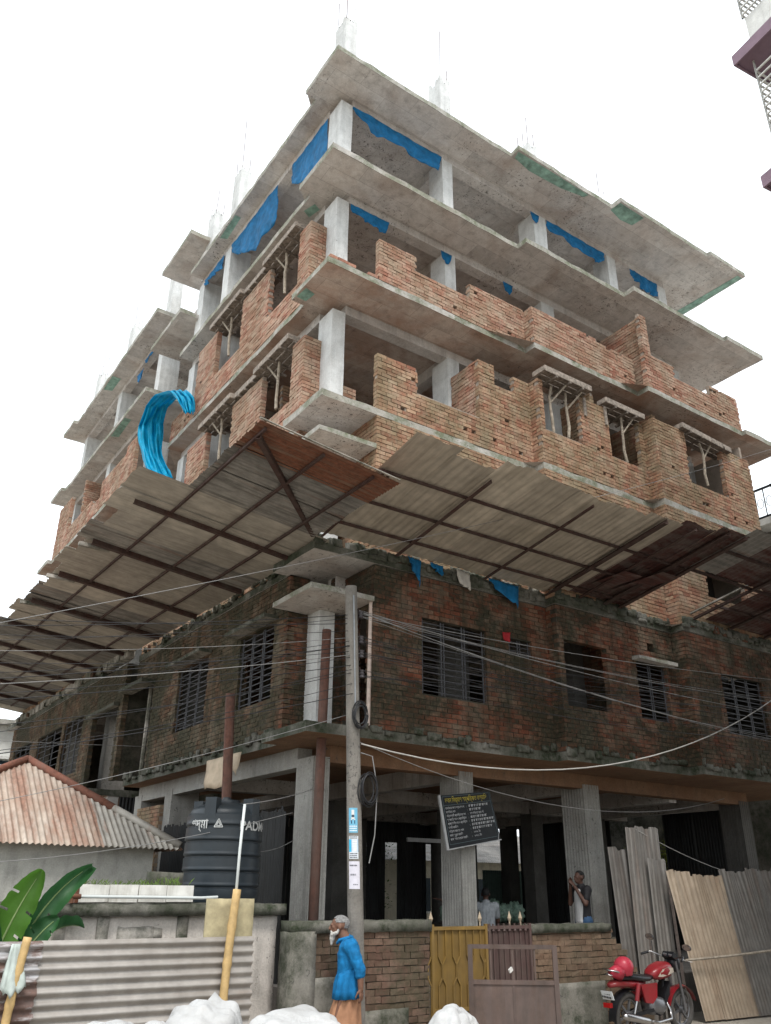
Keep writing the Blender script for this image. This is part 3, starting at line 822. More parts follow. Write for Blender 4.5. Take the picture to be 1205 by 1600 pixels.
LCZ = lambda x, y: 7.186-.12*x+.02*max(0, y)
LV = Vector((-1, 0, .12)).normalized()
lc = thing('sheet_canopy', 'long grey corrugated canopy sagging over the left pavement', 'canopy', (-.9, 6, 7.3))
y = -3.85; i = 0
seq = ['tin_rust', 'tin_dark', 'tin_dark', 'tin_left', 'tin_left', 'tin_left', 'tin_dark', 'tin_left', 'tin_left', 'tin_left', 'tin_left', 'tin_dark']
while y < 18.6:
    xo = 3.22 if y < -1.8 else (4.02 if y < -.2 else 3.85+random.uniform(-.12, .15))
    xi = .97 if y < -1.5 else .72
    mat = seq[i] if i < len(seq) else random.choice(('tin_left', 'tin_dark', 'tin_dark'))
    flat = mat == 'tin_left' and i in (3, 4, 5)
    corrugated((-xi, y+.86, LCZ(-xi, y)+.055+.008*(i % 2)), (random.uniform(-.015, .015), -1, random.uniform(-.012, .012)), LV, .86, (xo-xi)*1.007, .076 if not flat else .2, .011 if not flat else .003, mat, 'roof_sheet', lc, seg=4, nv=6, bend=random.uniform(-.03, .03), ragged=.012)
    y += .80; i += 1
for x in (-3.1, -2.2, -1.38):
    pts = [(x, -3.75, LCZ(x, -3.75)+.01), (x, 0, LCZ(x, 0)+.01), (x, 18.5, LCZ(x, 18.5)+.01)]
    b = MB()
    for p, q in zip(pts[:-1], pts[1:]): b.bar(p, q, .035, .045)
    b.build('purlin', 'steel', lc)
for k_ in range(9):
    y = -.42+2.18*k_
    angle_bar((-.78, y, LCZ(-.78, y)-.05), (-3.72, y, LCZ(-3.72, y)-.05), .09 if k_ else .07, lc)
    if k_: MB().box((-3.9, y+.12, LCZ(-3.5, y)-.05), (-3.35, y+.2, LCZ(-3.5, y)+.02)).build('packing_block', 'plaster_old', lc)
angle_bar((-.97, -1.36, 7.36), (-3.12, -3.56, 7.50), .075, lc, 'hip_rafter')
MB().bar((-3.24, -3.86, LCZ(-3.24, 0)+.06), (-1.0, -3.88, LCZ(-1.0, 0)+.06), .03, .012).build('edge_strip', 'plaster_old', lc)

# ================================================================== tarpaulins
def tarp(label, top, bot, nrm, mat='tarp_blue', amp=.05, nu=48, nv=14, group=None, name='tarpaulin'):
    nrm = Vector(nrm)
    def lerp(pts, f):
        f *= len(pts)-1; i = min(int(f), len(pts)-2); return Vector(pts[i]).lerp(Vector(pts[i+1]), f-i)
    ph = random.uniform(0, 6)
    def fn(a, b):
        p = lerp(top, a).lerp(lerp(bot, a), b)
        w = math.sin(a*17+ph)+.6*math.sin(a*31+b*5+ph*2)+.5*math.sin(b*9+a*8)+.35*math.sin(a*57-b*14+ph)+.3*math.sin(a*41+b*27)
        return p+nrm*(.6*amp*w*(.25+b*.9))+Vector((0, 0, .02*math.sin(a*23+ph)*b))
    o = MB().grid(fn, nu, nv).build(name, mat, None, True)
    md = o.modifiers.new('thickness', 'SOLIDIFY'); md.thickness = .004
    return tag(o, label, 'tarpaulin', group)
yT = CY-.03
tarp('long blue tarpaulin strip tied under the roof beam beside the corner column', [(.05, yT, 19.03), (2.72, yT, 19.05)], [(.06, yT, 18.98), (.56, yT, 18.52), (1.1, yT, 18.58), (1.9, yT, 18.5), (2.6, yT, 18.5)], (0, -1, 0))
tarp('blue tarpaulin strip under the roof beam right of the third column', [(6.42, yT, 19.02), (8.75, yT, 19.02)], [(6.44, yT, 18.72), (7.4, yT, 18.66), (8.3, yT, 18.48), (8.7, yT, 18.7)], (0, -1, 0))
tarp('short blue tarpaulin under the roof beam near the right end', [(9.85, yT, 19.03), (11.1, yT, 19.03)], [(10.0, yT, 18.72), (10.5, yT, 18.45), (11.05, yT, 18.5)], (0, -1, 0))
tarp('small blue tarpaulin roll one storey below the top, beside the corner column', [(.06, yT, 15.97), (1.12, yT, 15.99)], [(.08, yT, 15.8), (.6, yT, 15.66), (1.02, yT, 15.6)], (0, -1, 0), amp=.03)
tarp('big blue tarpaulin filling the left side of the top corner bay', [(CX-.02, .15, 19.0), (CX-.02, 1.9, 19.0)], [(CX-.02, .16, 17.4), (CX-.02, 1.0, 17.7), (CX-.02, 1.85, 18.3)], (-1, 0, 0), amp=.04)
tarp('wide blue tarpaulin across the second bay of the top left storey', [(CX-.02, 2.7, 19.02), (CX-.02, 5.5, 19.03)], [(CX+.1, 2.9, 18.0), (CX+.05, 4.0, 17.8), (CX, 4.8, 18.2), (CX, 5.45, 18.7)], (-1, 0, 0), amp=.05)
tarp('narrow blue tarpaulin strip on the left eave past the second column', [(CX-.03, 5.97, 19.03), (CX-.03, 7.4, 19.03)], [(CX-.03, 6.0, 18.6), (CX-.03, 6.7, 18.75), (CX-.03, 7.35, 18.8)], (-1, 0, 0), amp=.04)
tarp('blue tarpaulin strip under the far left wing of the roof', [(CX-.03, 10.3, 19.03), (CX-.03, 12.6, 19.03)], [(CX-.03, 10.4, 18.75), (CX-.03, 11.4, 18.85), (CX-.03, 12.5, 18.9)], (-1, 0, 0), amp=.03)
for (x, z, l) in ((2.62, 15.97, 'blue scrap beside the second column one storey below the top'), (5.8, 19.0, 'blue scrap left of the third column under the roof'), (4.6, 16.0, 'blue scrap hanging halfway along the lower open storey')):
    tarp(l, [(x, yT, z), (x+.34, yT, z)], [(x+.02, yT, z-.2), (x+.2, yT, z-.34), (x+.3, yT, z-.2)], (0, -1, 0), nu=8, nv=4, amp=.02)
for (y, z, l) in ((12.6, 18.75, 'blue scrap tied at the top of the far left wing'), (17.2, 15.8, 'blue scrap under the lower slab of the far left wing')):
    tarp(l, [(CX-.02, y, z), (CX-.02, y+.7, z)], [(CX-.02, y+.1, z-.3), (CX-.02, y+.4, z-.42), (CX-.02, y+.6, z-.2)], (-1, 0, 0), nu=8, nv=4, amp=.03)
# turquoise tarpaulin looped over the edge of the stair well
path = [Vector((-.9, 5.62, 13.2)), Vector((-.95, 5.9, 13.75)), Vector((-1.0, 6.4, 14.22)), Vector((-1.03, 7.2, 14.52)), Vector((-1.05, 7.95, 14.5)), Vector((-1.05, 8.3, 14.1)), Vector((-1.02, 8.22, 13.5)), Vector((-1.0, 7.9, 12.9)), Vector((-.98, 7.3, 12.2)), Vector((-.95, 6.7, 11.7))]
def turq(a, b):
    f = b*(len(path)-1); i = min(int(f), len(path)-2); p = path[i].lerp(path[i+1], f-i)
    s_ = Vector((.84, -.5, .1)).normalized()
    w = .14+.17*math.sin(min(1, b*1.05)*math.pi)+.10*b*b+.03*math.sin(b*23)
    fold = math.sin(a*21+b*6)*.05+math.sin(a*37-b*11)*.03+.02*math.sin(b*40+a*9)
    return p+s_*((a-.5)*w*2)+Vector((-.5*fold, -fold-.05, .03*math.sin(a*29+b*31)))
o = MB().grid(turq, 44, 70).build('tarpaulin', 'tarp_turq', None, True)
md = o.modifiers.new('thickness', 'SOLIDIFY'); md.thickness = .006
tag(o, 'bright turquoise tarpaulin looped and hanging from the left stair opening', 'tarpaulin')
# rags caught on the rim of the second slab
for (x0, x1, d0, d1, l, mt) in ((.9, 1.2, .08, .40, 'blue rag hanging from the mossy slab rim left of the pair', 'tarp_blue'), (1.4, 1.7, .0, .12, 'small blue scrap on the mossy slab rim', 'tarp_blue'), (2.75, 3.55, .0, .34, 'crumpled bright blue rag drooping from the mossy slab rim', 'tarp_blue')):
    y = -1.45
    tarp(l, [(x0, y, S[2]+.12), (x1, y, S[2]+.1)], [(x0+.05, y-.05, S[2]-d0), ((x0+x1)/2, y-.05, S[2]-d1*.6), (x1-.05, y-.05, S[2]-d1)], (0, -1, 0), mt, .04, 12, 6, name='rag')
tarp('small red rag caught beside the little barred vent', [(3.1, -1.42, 6.42), (3.3, -1.42, 6.45)], [(3.12, -1.43, 6.28), (3.27, -1.43, 6.25)], (0, -1, 0), m_cloth('red_rag', (.30, .015, .02)), .015, 6, 4, name='rag')
tarp('dirty white cloth scrap on the mossy slab rim between the blue rags', [(2.0, -1.46, S[2]+.12), (2.3, -1.46, S[2]+.1)], [(2.05, -1.5, S[2]-.16), (2.3, -1.5, S[2]-.26)], (0, -1, 0), m_cloth('dirty_white_cloth', (.45, .42, .38)), .03, 8, 5, name='rag')
tarp('torn sheets of brown paper hanging under the left ledge', [(-1.05, .6, 4.12), (-1.05, 2.0, 4.12)], [(-1.1, .65, 3.75), (-1.1, .95, 3.95), (-1.1, 1.05, 3.6), (-1.1, 1.9, 3.62)], (-1, 0, 0), m_cloth('brown_paper', (.46, .37, .27)), .03, 16, 5, name='paper_sheet')

# ================================================================== street level
M['plinth'] = m_concrete('plinth_concrete', (.24, .22, .20), (.13, .12, .10))
pl = MB().box((-.5, -1.5, GZ), (13.2, 11, .72)); pl.build('plinth', 'plinth', BLD)
# ---- boundary walls of brick
def brick_thing(label, x0, x1, y, z0, z1, openings=(), mi=0, mats=('fence_brick',), th=.25, name='boundary_wall'):
    w_ = thing(name, label, 'wall', ((x0+x1)/2, y, z0))
    st = []
    brick_wall('x', y, x0, x1, z0, z1, openings, mi, th, parent=w_, store=st, mortar='mortar_mid', jt=.008, wob=.006)
    lay(st, 300, w_, 'brick_courses', list(mats))
    return w_
M['mortar_mid'] = m_concrete('grey_brown_mortar', (.105, .088, .07), (.06, .054, .042), moss=(.04, .04, .027), stain_at=(.45, .7))
M['fence_brick'] = m_brick('fence_brick', (.10, .055, .042), (.165, .093, .07), (.21, .135, .10), (.16, .125, .095), .6, (.05, .05, .028), .7, 1.1)
M['fence_brick2'] = m_brick('brown_fence_brick', (.11, .068, .046), (.165, .103, .068), (.205, .14, .095), (.16, .122, .088), .6, (.06, .055, .032), .6, 1.1)
bw = brick_thing('mossy brick boundary wall behind the man in blue', -1.5, .67, -2.25, GZ, 1.56)
rough_block((-1.52, -2.28, 1.52), (.69, -1.98, 1.66), 'slab_moss', 'coping', bw, 12)
rough_block((-1.53, -2.285, GZ), (-1.16, -1.99, 1.54), 'plaster_wall', 'plastered_pier', bw, 6, .008)
rough_block((-1.2, -2.272, GZ), (-.62, -2.2, 1.02), 'plaster_wall', 'plaster_patch', bw, 6, .006)
rough_block((-.62, -2.268, GZ), (.3, -2.2, .62), 'plaster_wall', 'plaster_patch', bw, 6, .006)
stepz = [(4.30+.1*i, 6, 1.5-.115*i, 9) for i in range(9)]
bw2 = brick_thing('broken brown brick wall behind the motorcycle', 2.62, 5.2, -2.25, GZ, 1.5, stepz, 0, ('fence_brick2',))
rough_block((2.60, -2.28, 1.46), (4.35, -1.98, 1.58), 'slab_moss', 'coping', bw2, 10)
rough_block((2.66, -2.275, GZ), (4.1, -2.2, .78), 'plaster_wall', 'plaster_patch', bw2, 8, .006)

# ---- gates
M['gate_yellow'] = m_tin('ochre_gate_paint', (.205, .125, .03), rust=(.10, .055, .026), rust_at=(.55, .75), rust_amt=.6, metal=0, rough=.55, dirt=(.16, .11, .05), dirt_amt=.5)
M['gate_brown'] = m_tin('rusty_brown_gate', (.105, .073, .063), rust=(.075, .045, .032), rust_at=(.48, .7), rust_amt=.7, metal=0, rough=.6, dirt=(.06, .048, .042), dirt_amt=.6)
M['gate_maroon'] = m_tin('maroon_gate_paint', (.08, .045, .042), rust=(.08, .04, .035), rust_at=(.5, .7), rust_amt=.5, metal=0, rough=.6)
def spear_gate(label, x0, x1, y, z1, mat, n, hexa=True):
    g_ = thing('iron_gate', label, 'gate', ((x0+x1)/2, y, GZ))
    MB().box((x0, y, GZ+.08), (x1, y+.012, z1)).build('panel', mat, g_)
    f = MB()
    for z in (GZ+.08, .55, z1-.02): f.bar((x0, y-.018, z), (x1, y-.018, z), .03, .045)
    for x in (x0+.02, x1-.02): f.bar((x, y-.02, GZ), (x, y-.02, z1+.03), .04, .04, up=(1, 0, 0))
    f.build('frame', mat, g_)
    step = (x1-x0)/n
    for i in range(n+1):
        x = x0+step*i
        if hexa:        # upright bars that part round a row of hexagons
            b = MB(); zc = 1.02; k = step*.45*(1 if i % 2 else -1)
            for p, q in (((x, z1-.04), (x, zc+.18)), ((x, zc+.18), (x+k, zc+.08)), ((x+k, zc+.08), (x+k, zc-.08)), ((x+k, zc-.08), (x, zc-.18)), ((x, zc-.18), (x, GZ+.1))):
                b.bar((p[0], y-.016, p[1]), (q[0], y-.016, q[1]), .018, .018, up=(0, 1, 0))
            b.build('bar', mat, g_)
        else:
            MB().bar((x, y-.016, GZ+.1), (x, y-.016, z1+.03), .018, .018, up=(1, 0, 0)).build('bar', mat, g_)
            MB().lathe([(.006, 0), (.028, .035), (.0, .11)], (x, y-.016, z1-.1), 8).build('spear_point', mat, g_)
    return g_
gy = spear_gate('ochre yellow iron gate with a row of hexagons', .70, 1.72, -2.23, 1.57, 'gate_yellow', 8)
gm = spear_gate('dark maroon iron gate leaf with spear points beside the yellow one', 1.74, 2.59, -2.23, 1.57, 'gate_maroon', 8, False)
for x in (.72, 1.62, 2.2, 2.42): MB().lathe([(.012, 0), (.012, .05), (.032, .10), (.0, .2)], (x, -2.22, 1.57), 8).build('spear_point', m_plain('pale_spear_%d' % int(x*100), (.35, .28, .20), .6), gy if x < 1.7 else gm)
# open leaf standing out into the street
lg = thing('iron_gate', 'open rusty brown gate leaf with plain sheet panels in front of the others', 'gate', (1.0, -3.5, GZ))
A, B = Vector((.58, -3.22, GZ)), Vector((1.44, -3.87, GZ))
D_ = (B-A).normalized(); NRM = D_.cross(Vector((0, 0, 1)))
W_ = (B-A).length
def GP(u, z, d=0): return A+D_*u+Vector((0, 0, z-GZ))+NRM*d
for u in (0.0, W_): MB().bar(GP(u, GZ), GP(u, 1.40), .06, .06, up=D_).build('post', 'gate_brown', lg)
for z in (1.38, .98, .2): MB().bar(GP(0, z), GP(W_, z), .045, .05).build('rail', 'gate_brown', lg)
MB().bar(GP(W_*.5, .2), GP(W_*.5, 1.36), .03, .03, up=D_).build('mullion', 'gate_brown', lg)
for u in (.24, .76): MB().bar(GP(W_*u, .98), GP(W_*u, 1.36), .02, .02, up=D_).build('bar', 'gate_brown', lg)
for a, b in ((.02, .49), (.51, .98)):
    p = MB().obox((GP(W_*a, .2)+GP(W_*b, .97))/2, D_*W_*(b-a)/2, NRM*.006, Vector((0, 0, .385))); p.build('sheet_panel', 'gate_brown', lg)
tw = MB().obox(GP(W_*.47, 1.12, .03), Vector((.025, 0, .015)), Vector((0, .012, 0)), Vector((-.01, 0, .02)))
tw.build('knotted_tie', m_plain('white_tie', (.6, .58, .55)), lg)

# ---- concrete utility pole with its insulators, coil and bills
M['pole'] = m_concrete('pole_concrete', (.20, .185, .165), (.11, .10, .087), stain_at=(.42, .66), pits=.57)
PX, PY = -.66, -2.52
ub = thing('utility_pole', 'grey concrete electricity pole at the corner covered in paper bills', 'utility pole', (PX, PY, GZ))
def pole_at(z): return Vector((PX-.27*(z-GZ)/6.0, PY, z))
MB().tube([pole_at(GZ), pole_at(2.2), pole_at(4.2), pole_at(6.16)], [.108, .104, .097, .088], 16).build('shaft', 'pole', ub)
M['porcelain'] = m_plain('insulator_glaze', (.06, .055, .06), .25, spec=.5)
def insul(z, side):
    p = pole_at(z)+Vector((.10, -.03, 0))*side
    MB().bar(p+Vector((0, 0, -.10)), p+Vector((0, 0, .10)), .03, .008, up=(1, 0, 0)).build('bracket', 'steel', ub)
    MB().lathe([(.02, -.06), (.045, -.05), (.03, -.02), (.045, 0), (.03, .02), (.045, .05), (.02, .06)], tuple(p+Vector((.03*side, -.02, 0))), 12).build('insulator', 'porcelain', ub)
INS = [5.74, 5.36, 5.15, 4.86]
for z in INS: insul(z, 1)
MB().tube([pole_at(4.4)+Vector((-.02, -.10, 0)), pole_at(6.0)+Vector((-.02, -.10, 0))], .012, 6).build('conduit', m_plain('steel_conduit', (.26, .27, .28), .5, metal=.3), ub)
M['cable_black'] = m_plain('black_cable', (.02, .02, .022), .5)
M['cable_grey'] = m_plain('grey_cable', (.22, .215, .21), .6)
M['cable_white'] = m_plain('pale_cable', (.40, .385, .36), .6)
for k_, (z, r_) in enumerate(((4.25, .17), (3.28, .2))):
    b = MB()
    for q in range(7):
        c = pole_at(z)+Vector((.02+.13*k_+random.uniform(-.03, .03), -.115-.008*q, random.uniform(-.03, .03)))
        rr = r_*random.uniform(.85, 1.1)
        b.tube([c+Vector((math.cos(a)*rr*.62, random.uniform(-.006, .006), math.sin(a)*rr)) for a in [2*math.pi*i/18 for i in range(19)]], .008, 5, caps=False)
    b.build('cable_coil', 'cable_black', ub)
b = MB().tube([pole_at(3.75)+Vector((.06, -.1, 0)), pole_at(3.72)+Vector((.25, -.1, 0)), pole_at(3.3)+Vector((.32, -.1, 0)), pole_at(2.7)+Vector((.26, -.1, 0)), pole_at(2.35)+Vector((.16, -.1, 0))], .008, 5)
b.build('loose_cable', 'cable_grey', ub)
def bill(z0, z1, col, a0=-1.25, a1=.15, name='paper_bill', mats=None, draw=None):
    """Paper pasted round the shaft; angles measured from the street side."""
    def fn(u, v):
        z = z0+(z1-z0)*v; p = pole_at(z); a = a0+(a1-a0)*u
        r_ = .1115-.0030*(z-GZ)
        cdir = math.atan2(CAM.y-PY, CAM.x-PX)
        return p+Vector((math.cos(cdir+a), math.sin(cdir+a), 0))*r_
    o = MB().grid(fn, 8, 2).build(name, m_plain('bill_%s_%d' % (name, int(z0*100)), col, .7, .06, 20), ub)
    return fn
def glyphs(fn, rects, col, name='printed_mark', off=.0015):
    b = MB()
    for u0, v0, u1, v1 in rects:
        vs = []
        for u, v in ((u0, v0), (u1, v0), (u1, v1), (u0, v1)):
            p = Vector(fn(u, v)); c = pole_at(p.z); d = (p-c).normalized(); vs.append(p+d*off)
        b.add(vs, [(0, 1, 2, 3)])
    b.build(name, m_plain('ink_%s_%d' % (name, random.randint(0, 99999)), col, .7, .05), ub)
def lines(n, v0, v1, w0=.1, w1=.9):
    out = []
    for i in range(n):
        va = v0+(v1-v0)*(i+.25)/n; u = w0
        while u < w1-.03:
            w = random.uniform(.04, .14); out.append((u, va, min(u+w, w1), va+(v1-v0)*.5/n)); u += w+.03
    return out
f1 = bill(2.72, 3.03, (.16, .42, .58), -.75, .45)
glyphs(f1, [(.05, .35, .95, .97)], (.05, .36, .60)); glyphs(f1, lines(3, .04, .3), (.75, .8, .85), off=.002)
glyphs(f1, [(.35, .62, .65, .92), (.28, .36, .74, .55), (.33, .54, .66, .63)], (.62, .62, .60), off=.0025)
glyphs(f1, [(.36, .62, .64, .72)], (.05, .06, .08), off=.003); glyphs(f1, [(.28, .36, .74, .5)], (.03, .08, .14), off=.003)
f2 = bill(2.40, 2.68, (.62, .66, .70), -.75, .5)
glyphs(f2, [(.3, .30, .97, .85)], (.02, .30, .55)); glyphs(f2, lines(2, .87, .99), (.05, .05, .06)); glyphs(f2, [(.02, .30, .26, .85)], (.03, .42, .66)); glyphs(f2, lines(3, .5, .8, .42, .85), (.75, .8, .85), off=.002)
glyphs(f2, lines(3, .02, .27), (.08, .08, .1)); glyphs(f2, [(.55, .33, .75, .48)], (.7, .75, .8), off=.002)
f3 = bill(2.04, 2.37, (.62, .60, .66), -.8, .65)
glyphs(f3, lines(1, .80, .9, .1, .75), (.1, .1, .12)); glyphs(f3, lines(1, .45, .58, .15, .7), (.2, .2, .22)); glyphs(f3, lines(1, .12, .2, .4, .8), (.25, .25, .28))

# ---- rusty steel props
MB_ = MB().tube([(-.45, -.95, GZ), (-.43, -.95, 3.2), (-.40, -.95, 5.96)], .075, 12)
tag(MB_.build('steel_pipe', 'steel', None, True), 'tall rusty steel pipe standing beside the corner column', 'pipe')
tag(MB().tube([(-1.2, .6, GZ), (-1.24, .6, 3.3), (-1.33, .6, 5.05)], .08, 12).build('steel_pipe', 'steel', None, True), 'rusty steel pipe rising behind the black water tank', 'pipe')
for o in (bpy.data.objects['steel_pipe'], bpy.data.objects['steel_pipe.001']): o.data.materials[0] = M['pipe_rust'] = M.get('pipe_rust') or m_tin('red_rusted_pipe', (.17, .10, .08), rust=(.12, .05, .034), rust_at=(.35, .6), metal=.05, rough=.75)

# ---- the building-information board
M['board_black'] = m_plain('board_black', (.012, .014, .016), .35, .2, 6)
M['board_white'] = m_plain('board_edge', (.42, .42, .42), .6)
M['ink_white'] = m_plain('board_ink_white', (.55, .55, .56), .6)
M['ink_yellow'] = m_plain('board_ink_yellow', (.50, .40, .05), .6)
# board corners: lower left, lower right, upper right, upper left
c0, c1, c2, c3 = Vector((2.34, -.62, 2.68)), Vector((3.60, -.56, 2.89)), Vector((3.42, -.52, 3.70)), Vector((2.20, -.58, 3.54))
sb = thing('sign_board', 'tilted black information board with yellow title and white lines', 'sign', tuple((c0+c1)/2))
ux = (c1-c0).normalized(); n_ = ux.cross(c3-c0).normalized(); 
if n_.y > 0: n_ = -n_
def BP(u, v, d=0.0):
    return (c0.lerp(c1, u)).lerp(c3.lerp(c2, u), v)+n_*d
v = [BP(u_, v_, d) for d in (0, -.03) for u_, v_ in ((0, 0), (1, 0), (1, 1), (0, 1))]
MB().add(v, [(0, 1, 2, 3), (7, 6, 5, 4), (0, 4, 5, 1), (1, 5, 6, 2), (2, 6, 7, 3), (3, 7, 4, 0)]).build('panel', 'board_black', sb)
MB().bar(BP(-.006, -.02, .004), BP(-.006, 1.0, .004), .045, .03, up=n_).build('edge_trim', 'board_white', sb)
MB().bar(BP(0, -.012, .004), BP(1, -.012, .004), .018, .03, up=n_).build('edge_trim', 'board_white', sb)
MB().bar(BP(.95, .0, .005), BP(.985, .12, .005), .006, .01, up=n_).build('corner_tie', 'board_white', sb)
for a, b in (((.05, .07), (.97, .07)), ((.05, .97), (.97, .97)), ((.05, .07), (.05, .97)), ((.97, .07), (.97, .97)), ((.05, .80), (.97, .80))):
    MB().bar(BP(*a, .003), BP(*b, .003), .006, .004, up=n_).build('border_line', m_plain('border_ink_%d' % random.randint(0, 9999), (.12, .16, .18), .6), sb)
def text_on(body, size, place, xdir, ydir, mat, name, parent, xscale=1.0, bold=0.0):
    """Lettering turned into a mesh lying on a surface: place is its lower-left corner."""
    cu = bpy.data.curves.new('lettering', 'FONT'); cu.body = body; cu.size = size; cu.offset = bold
    to = bpy.data.objects.new('lettering', cu); COL.objects.link(to)
    bpy.context.view_layer.update()
    me = bpy.data.meshes.new_from_object(to.evaluated_get(bpy.context.evaluated_depsgraph_get()))
    bpy.data.objects.remove(to); bpy.data.curves.remove(cu)
    wmax = max((q.co.x for q in me.vertices), default=1)
    for q in me.vertices:
        if callable(place): q.co = place(q.co.x*xscale, q.co.y)
        else: q.co = Vector(place)+Vector(xdir)*q.co.x*xscale+Vector(ydir)*q.co.y
    me.materials.clear(); me.materials.append(M[mat])
    o = bpy.data.objects.new(name, me); COL.objects.link(o)
    o.parent = parent; o.matrix_parent_inverse = parent.matrix_world.inverted()
    return wmax*xscale
BW, BH = (c1-c0).length, (c3-c0).length
def board_text(body, u, v, size, mat, fit=None):
    cu = bpy.data.curves.new('m', 'FONT'); cu.body = body; cu.size = size
    to = bpy.data.objects.new('m', cu); COL.objects.link(to); bpy.context.view_layer.update(); w = to.dimensions.x
    bpy.data.objects.remove(to); bpy.data.curves.remove(cu)
    xs = (fit*BW/w) if fit else 1.0
    text_on(body, size, lambda x, y: BP(u+x/BW, v+y/BH, .004), None, None, mat, 'lettering', sb, xs)
board_text('ভবন িনর্মাণ সম্পির্কত তথ্যািদ', .09, .845, .115, 'ink_yellow', .82)
rows = [('রাজউকের নকশা অনুমোদন নং', None, .40), ('মালিকের নাম', None, .2), ('নির্মাণকারী প্রতিষ্ঠানের নাম', 'নেসা বিল্ডার্স প্রাঃ লিঃ', .27), ('স্থপতির নাম ও প্রতিষ্ঠান', None, .31),
        ('প্রকৌশলীর নাম ও প্রতিষ্ঠান', None, .42), ('জমির পরিমাণ', None, .42), ('নির্মাণ কাজের ধরন', None, .40), ('কাজ শুরুর তারিখ', '২০০৮ ইং', .13), ('কাজ শেষ হওয়ার তারিখ', '২০১১ ইং', .14)]
def strokes(u, v, fw):        # lines too worn to read
    b = MB(); e = u+fw
    while u < e-.01:
        w = random.uniform(.012, .05)
        for k_ in range(max(1, int(w/.012))):
            a_ = u+k_*.012
            b.add([BP(a_, v, .004), BP(a_+.007, v, .004), BP(a_+.008, v+random.uniform(.025, .04), .004), BP(a_+.001, v+.035, .004)], [(0, 1, 2, 3)])
        b.add([BP(u, v+.034, .004), BP(u+w, v+.034, .004), BP(u+w, v+.042, .004), BP(u, v+.042, .004)], [(0, 1, 2, 3)])
        u += w+.012
    b.build('lettering', 'ink_white', sb)
for i, (l_, r_, fw) in enumerate(rows):
    v_ = .725-.073*i
    board_text(l_, .075, v_, .05, 'ink_white', min(.36, .016*len(l_)))
    board_text(':', .475, v_, .05, 'ink_white')
    if r_: board_text(r_, .52, v_, .05, 'ink_white', fw)
    else: strokes(.52, v_, fw)

# ---- corrugated sheets leaning beside the wall and the sheet fence at the right
M['tin_warm'] = m_tin('beige_dusty_sheet', (.45, .36, .27), rust=(.24, .15, .09), rust_at=(.52, .72), rust_amt=.6, metal=.15, dirt=(.30, .22, .15), dirt_amt=.22, rough=.45)  # beige is the sheet's own colour, streaked with rust and dirt
M['tin_grey'] = m_tin('old_grey_sheet', (.21, .195, .18), rust=(.12, .075, .055), rust_at=(.5, .7), rust_amt=.6, metal=.3, dirt=(.10, .09, .08), dirt_amt=.3, rough=.45)
for (a, b, top, lab, mt) in (((4.98, 5.50), (4.98, 5.52), 2.75, 'short brownish corrugated sheet leaning at the left of three', 'tin_grey'), ((5.40, 6.28), (5.2, 6.0), 3.12, 'tallest grey corrugated sheet standing by the broken wall', 'tin_grey'), ((5.80, 6.27), (5.62, 6.1), 2.58, 'narrow grey sheet overlapping the tallest one', 'tin_grey')):
    yb = {2.75: -1.85, 3.12: -1.93, 2.58: -2.02}[top]
    O = Vector((b[0], yb-.12, GZ)); T_ = Vector((a[0], yb+.05, top))
    s_ = corrugated(O, (1, 0, -.01), T_-O, a[1]-a[0], (T_-O).length, .1, .016, mt, 'corrugated_sheet', None, nv=8, ragged=.03, bend=.03)
    tag(s_, lab, 'metal sheet')
fx = thing('sheet_fence', 'leaning corrugated sheet fence at the right edge, one sheet pale tan', 'fence', (7.5, -2.5, GZ))
for (xb, xt, w, top, mt, yb) in ((6.12, 5.98, .56, 2.38, 'tin_warm', -2.42), (6.60, 6.46, .98, 2.32, 'tin_warm', -2.46), (7.5, 7.38, .9, 2.42, 'tin_grey', -2.50), (8.3, 8.18, .9, 2.46, 'tin_grey', -2.52), (9.1, 9.0, .9, 2.5, 'tin_grey', -2.53), (9.9, 9.8, .9, 2.45, 'tin_grey', -2.5)):
    O = Vector((xb, yb-.1, GZ+.03)); T_ = Vector((xt, -2.2+(yb+2.42), top))
    corrugated(O, (1, -.02, 0), T_-O, w, (T_-O).length, .092, .024, mt, 'corrugated_sheet', fx, nv=8, ragged=.03, bend=.05)
MB().tube([(5.8, -2.52, 1.02), (6.9, -2.62, 1.06), (8.2, -2.66, 1.12), (9.9, -2.6, 1.15)], .022, 6).build('rail', 'bamboo', fx)
MB().tube([(6.0, -2.3, GZ), (6.02, -2.2, 2.3)], .03, 6).build('post', 'timber_dark', fx); MB().tube([(8.5, -2.3, GZ), (8.52, -2.2, 2.3)], .03, 6).build('post', 'timber_dark', fx)
tag(MB().tube([(5.55, -2.1, GZ), (5.62, -1.92, 1.9)], .02, 6).build('iron_rod', 'timber_dark'), 'thin dark rod propped against the tall leaning sheets', 'rod')

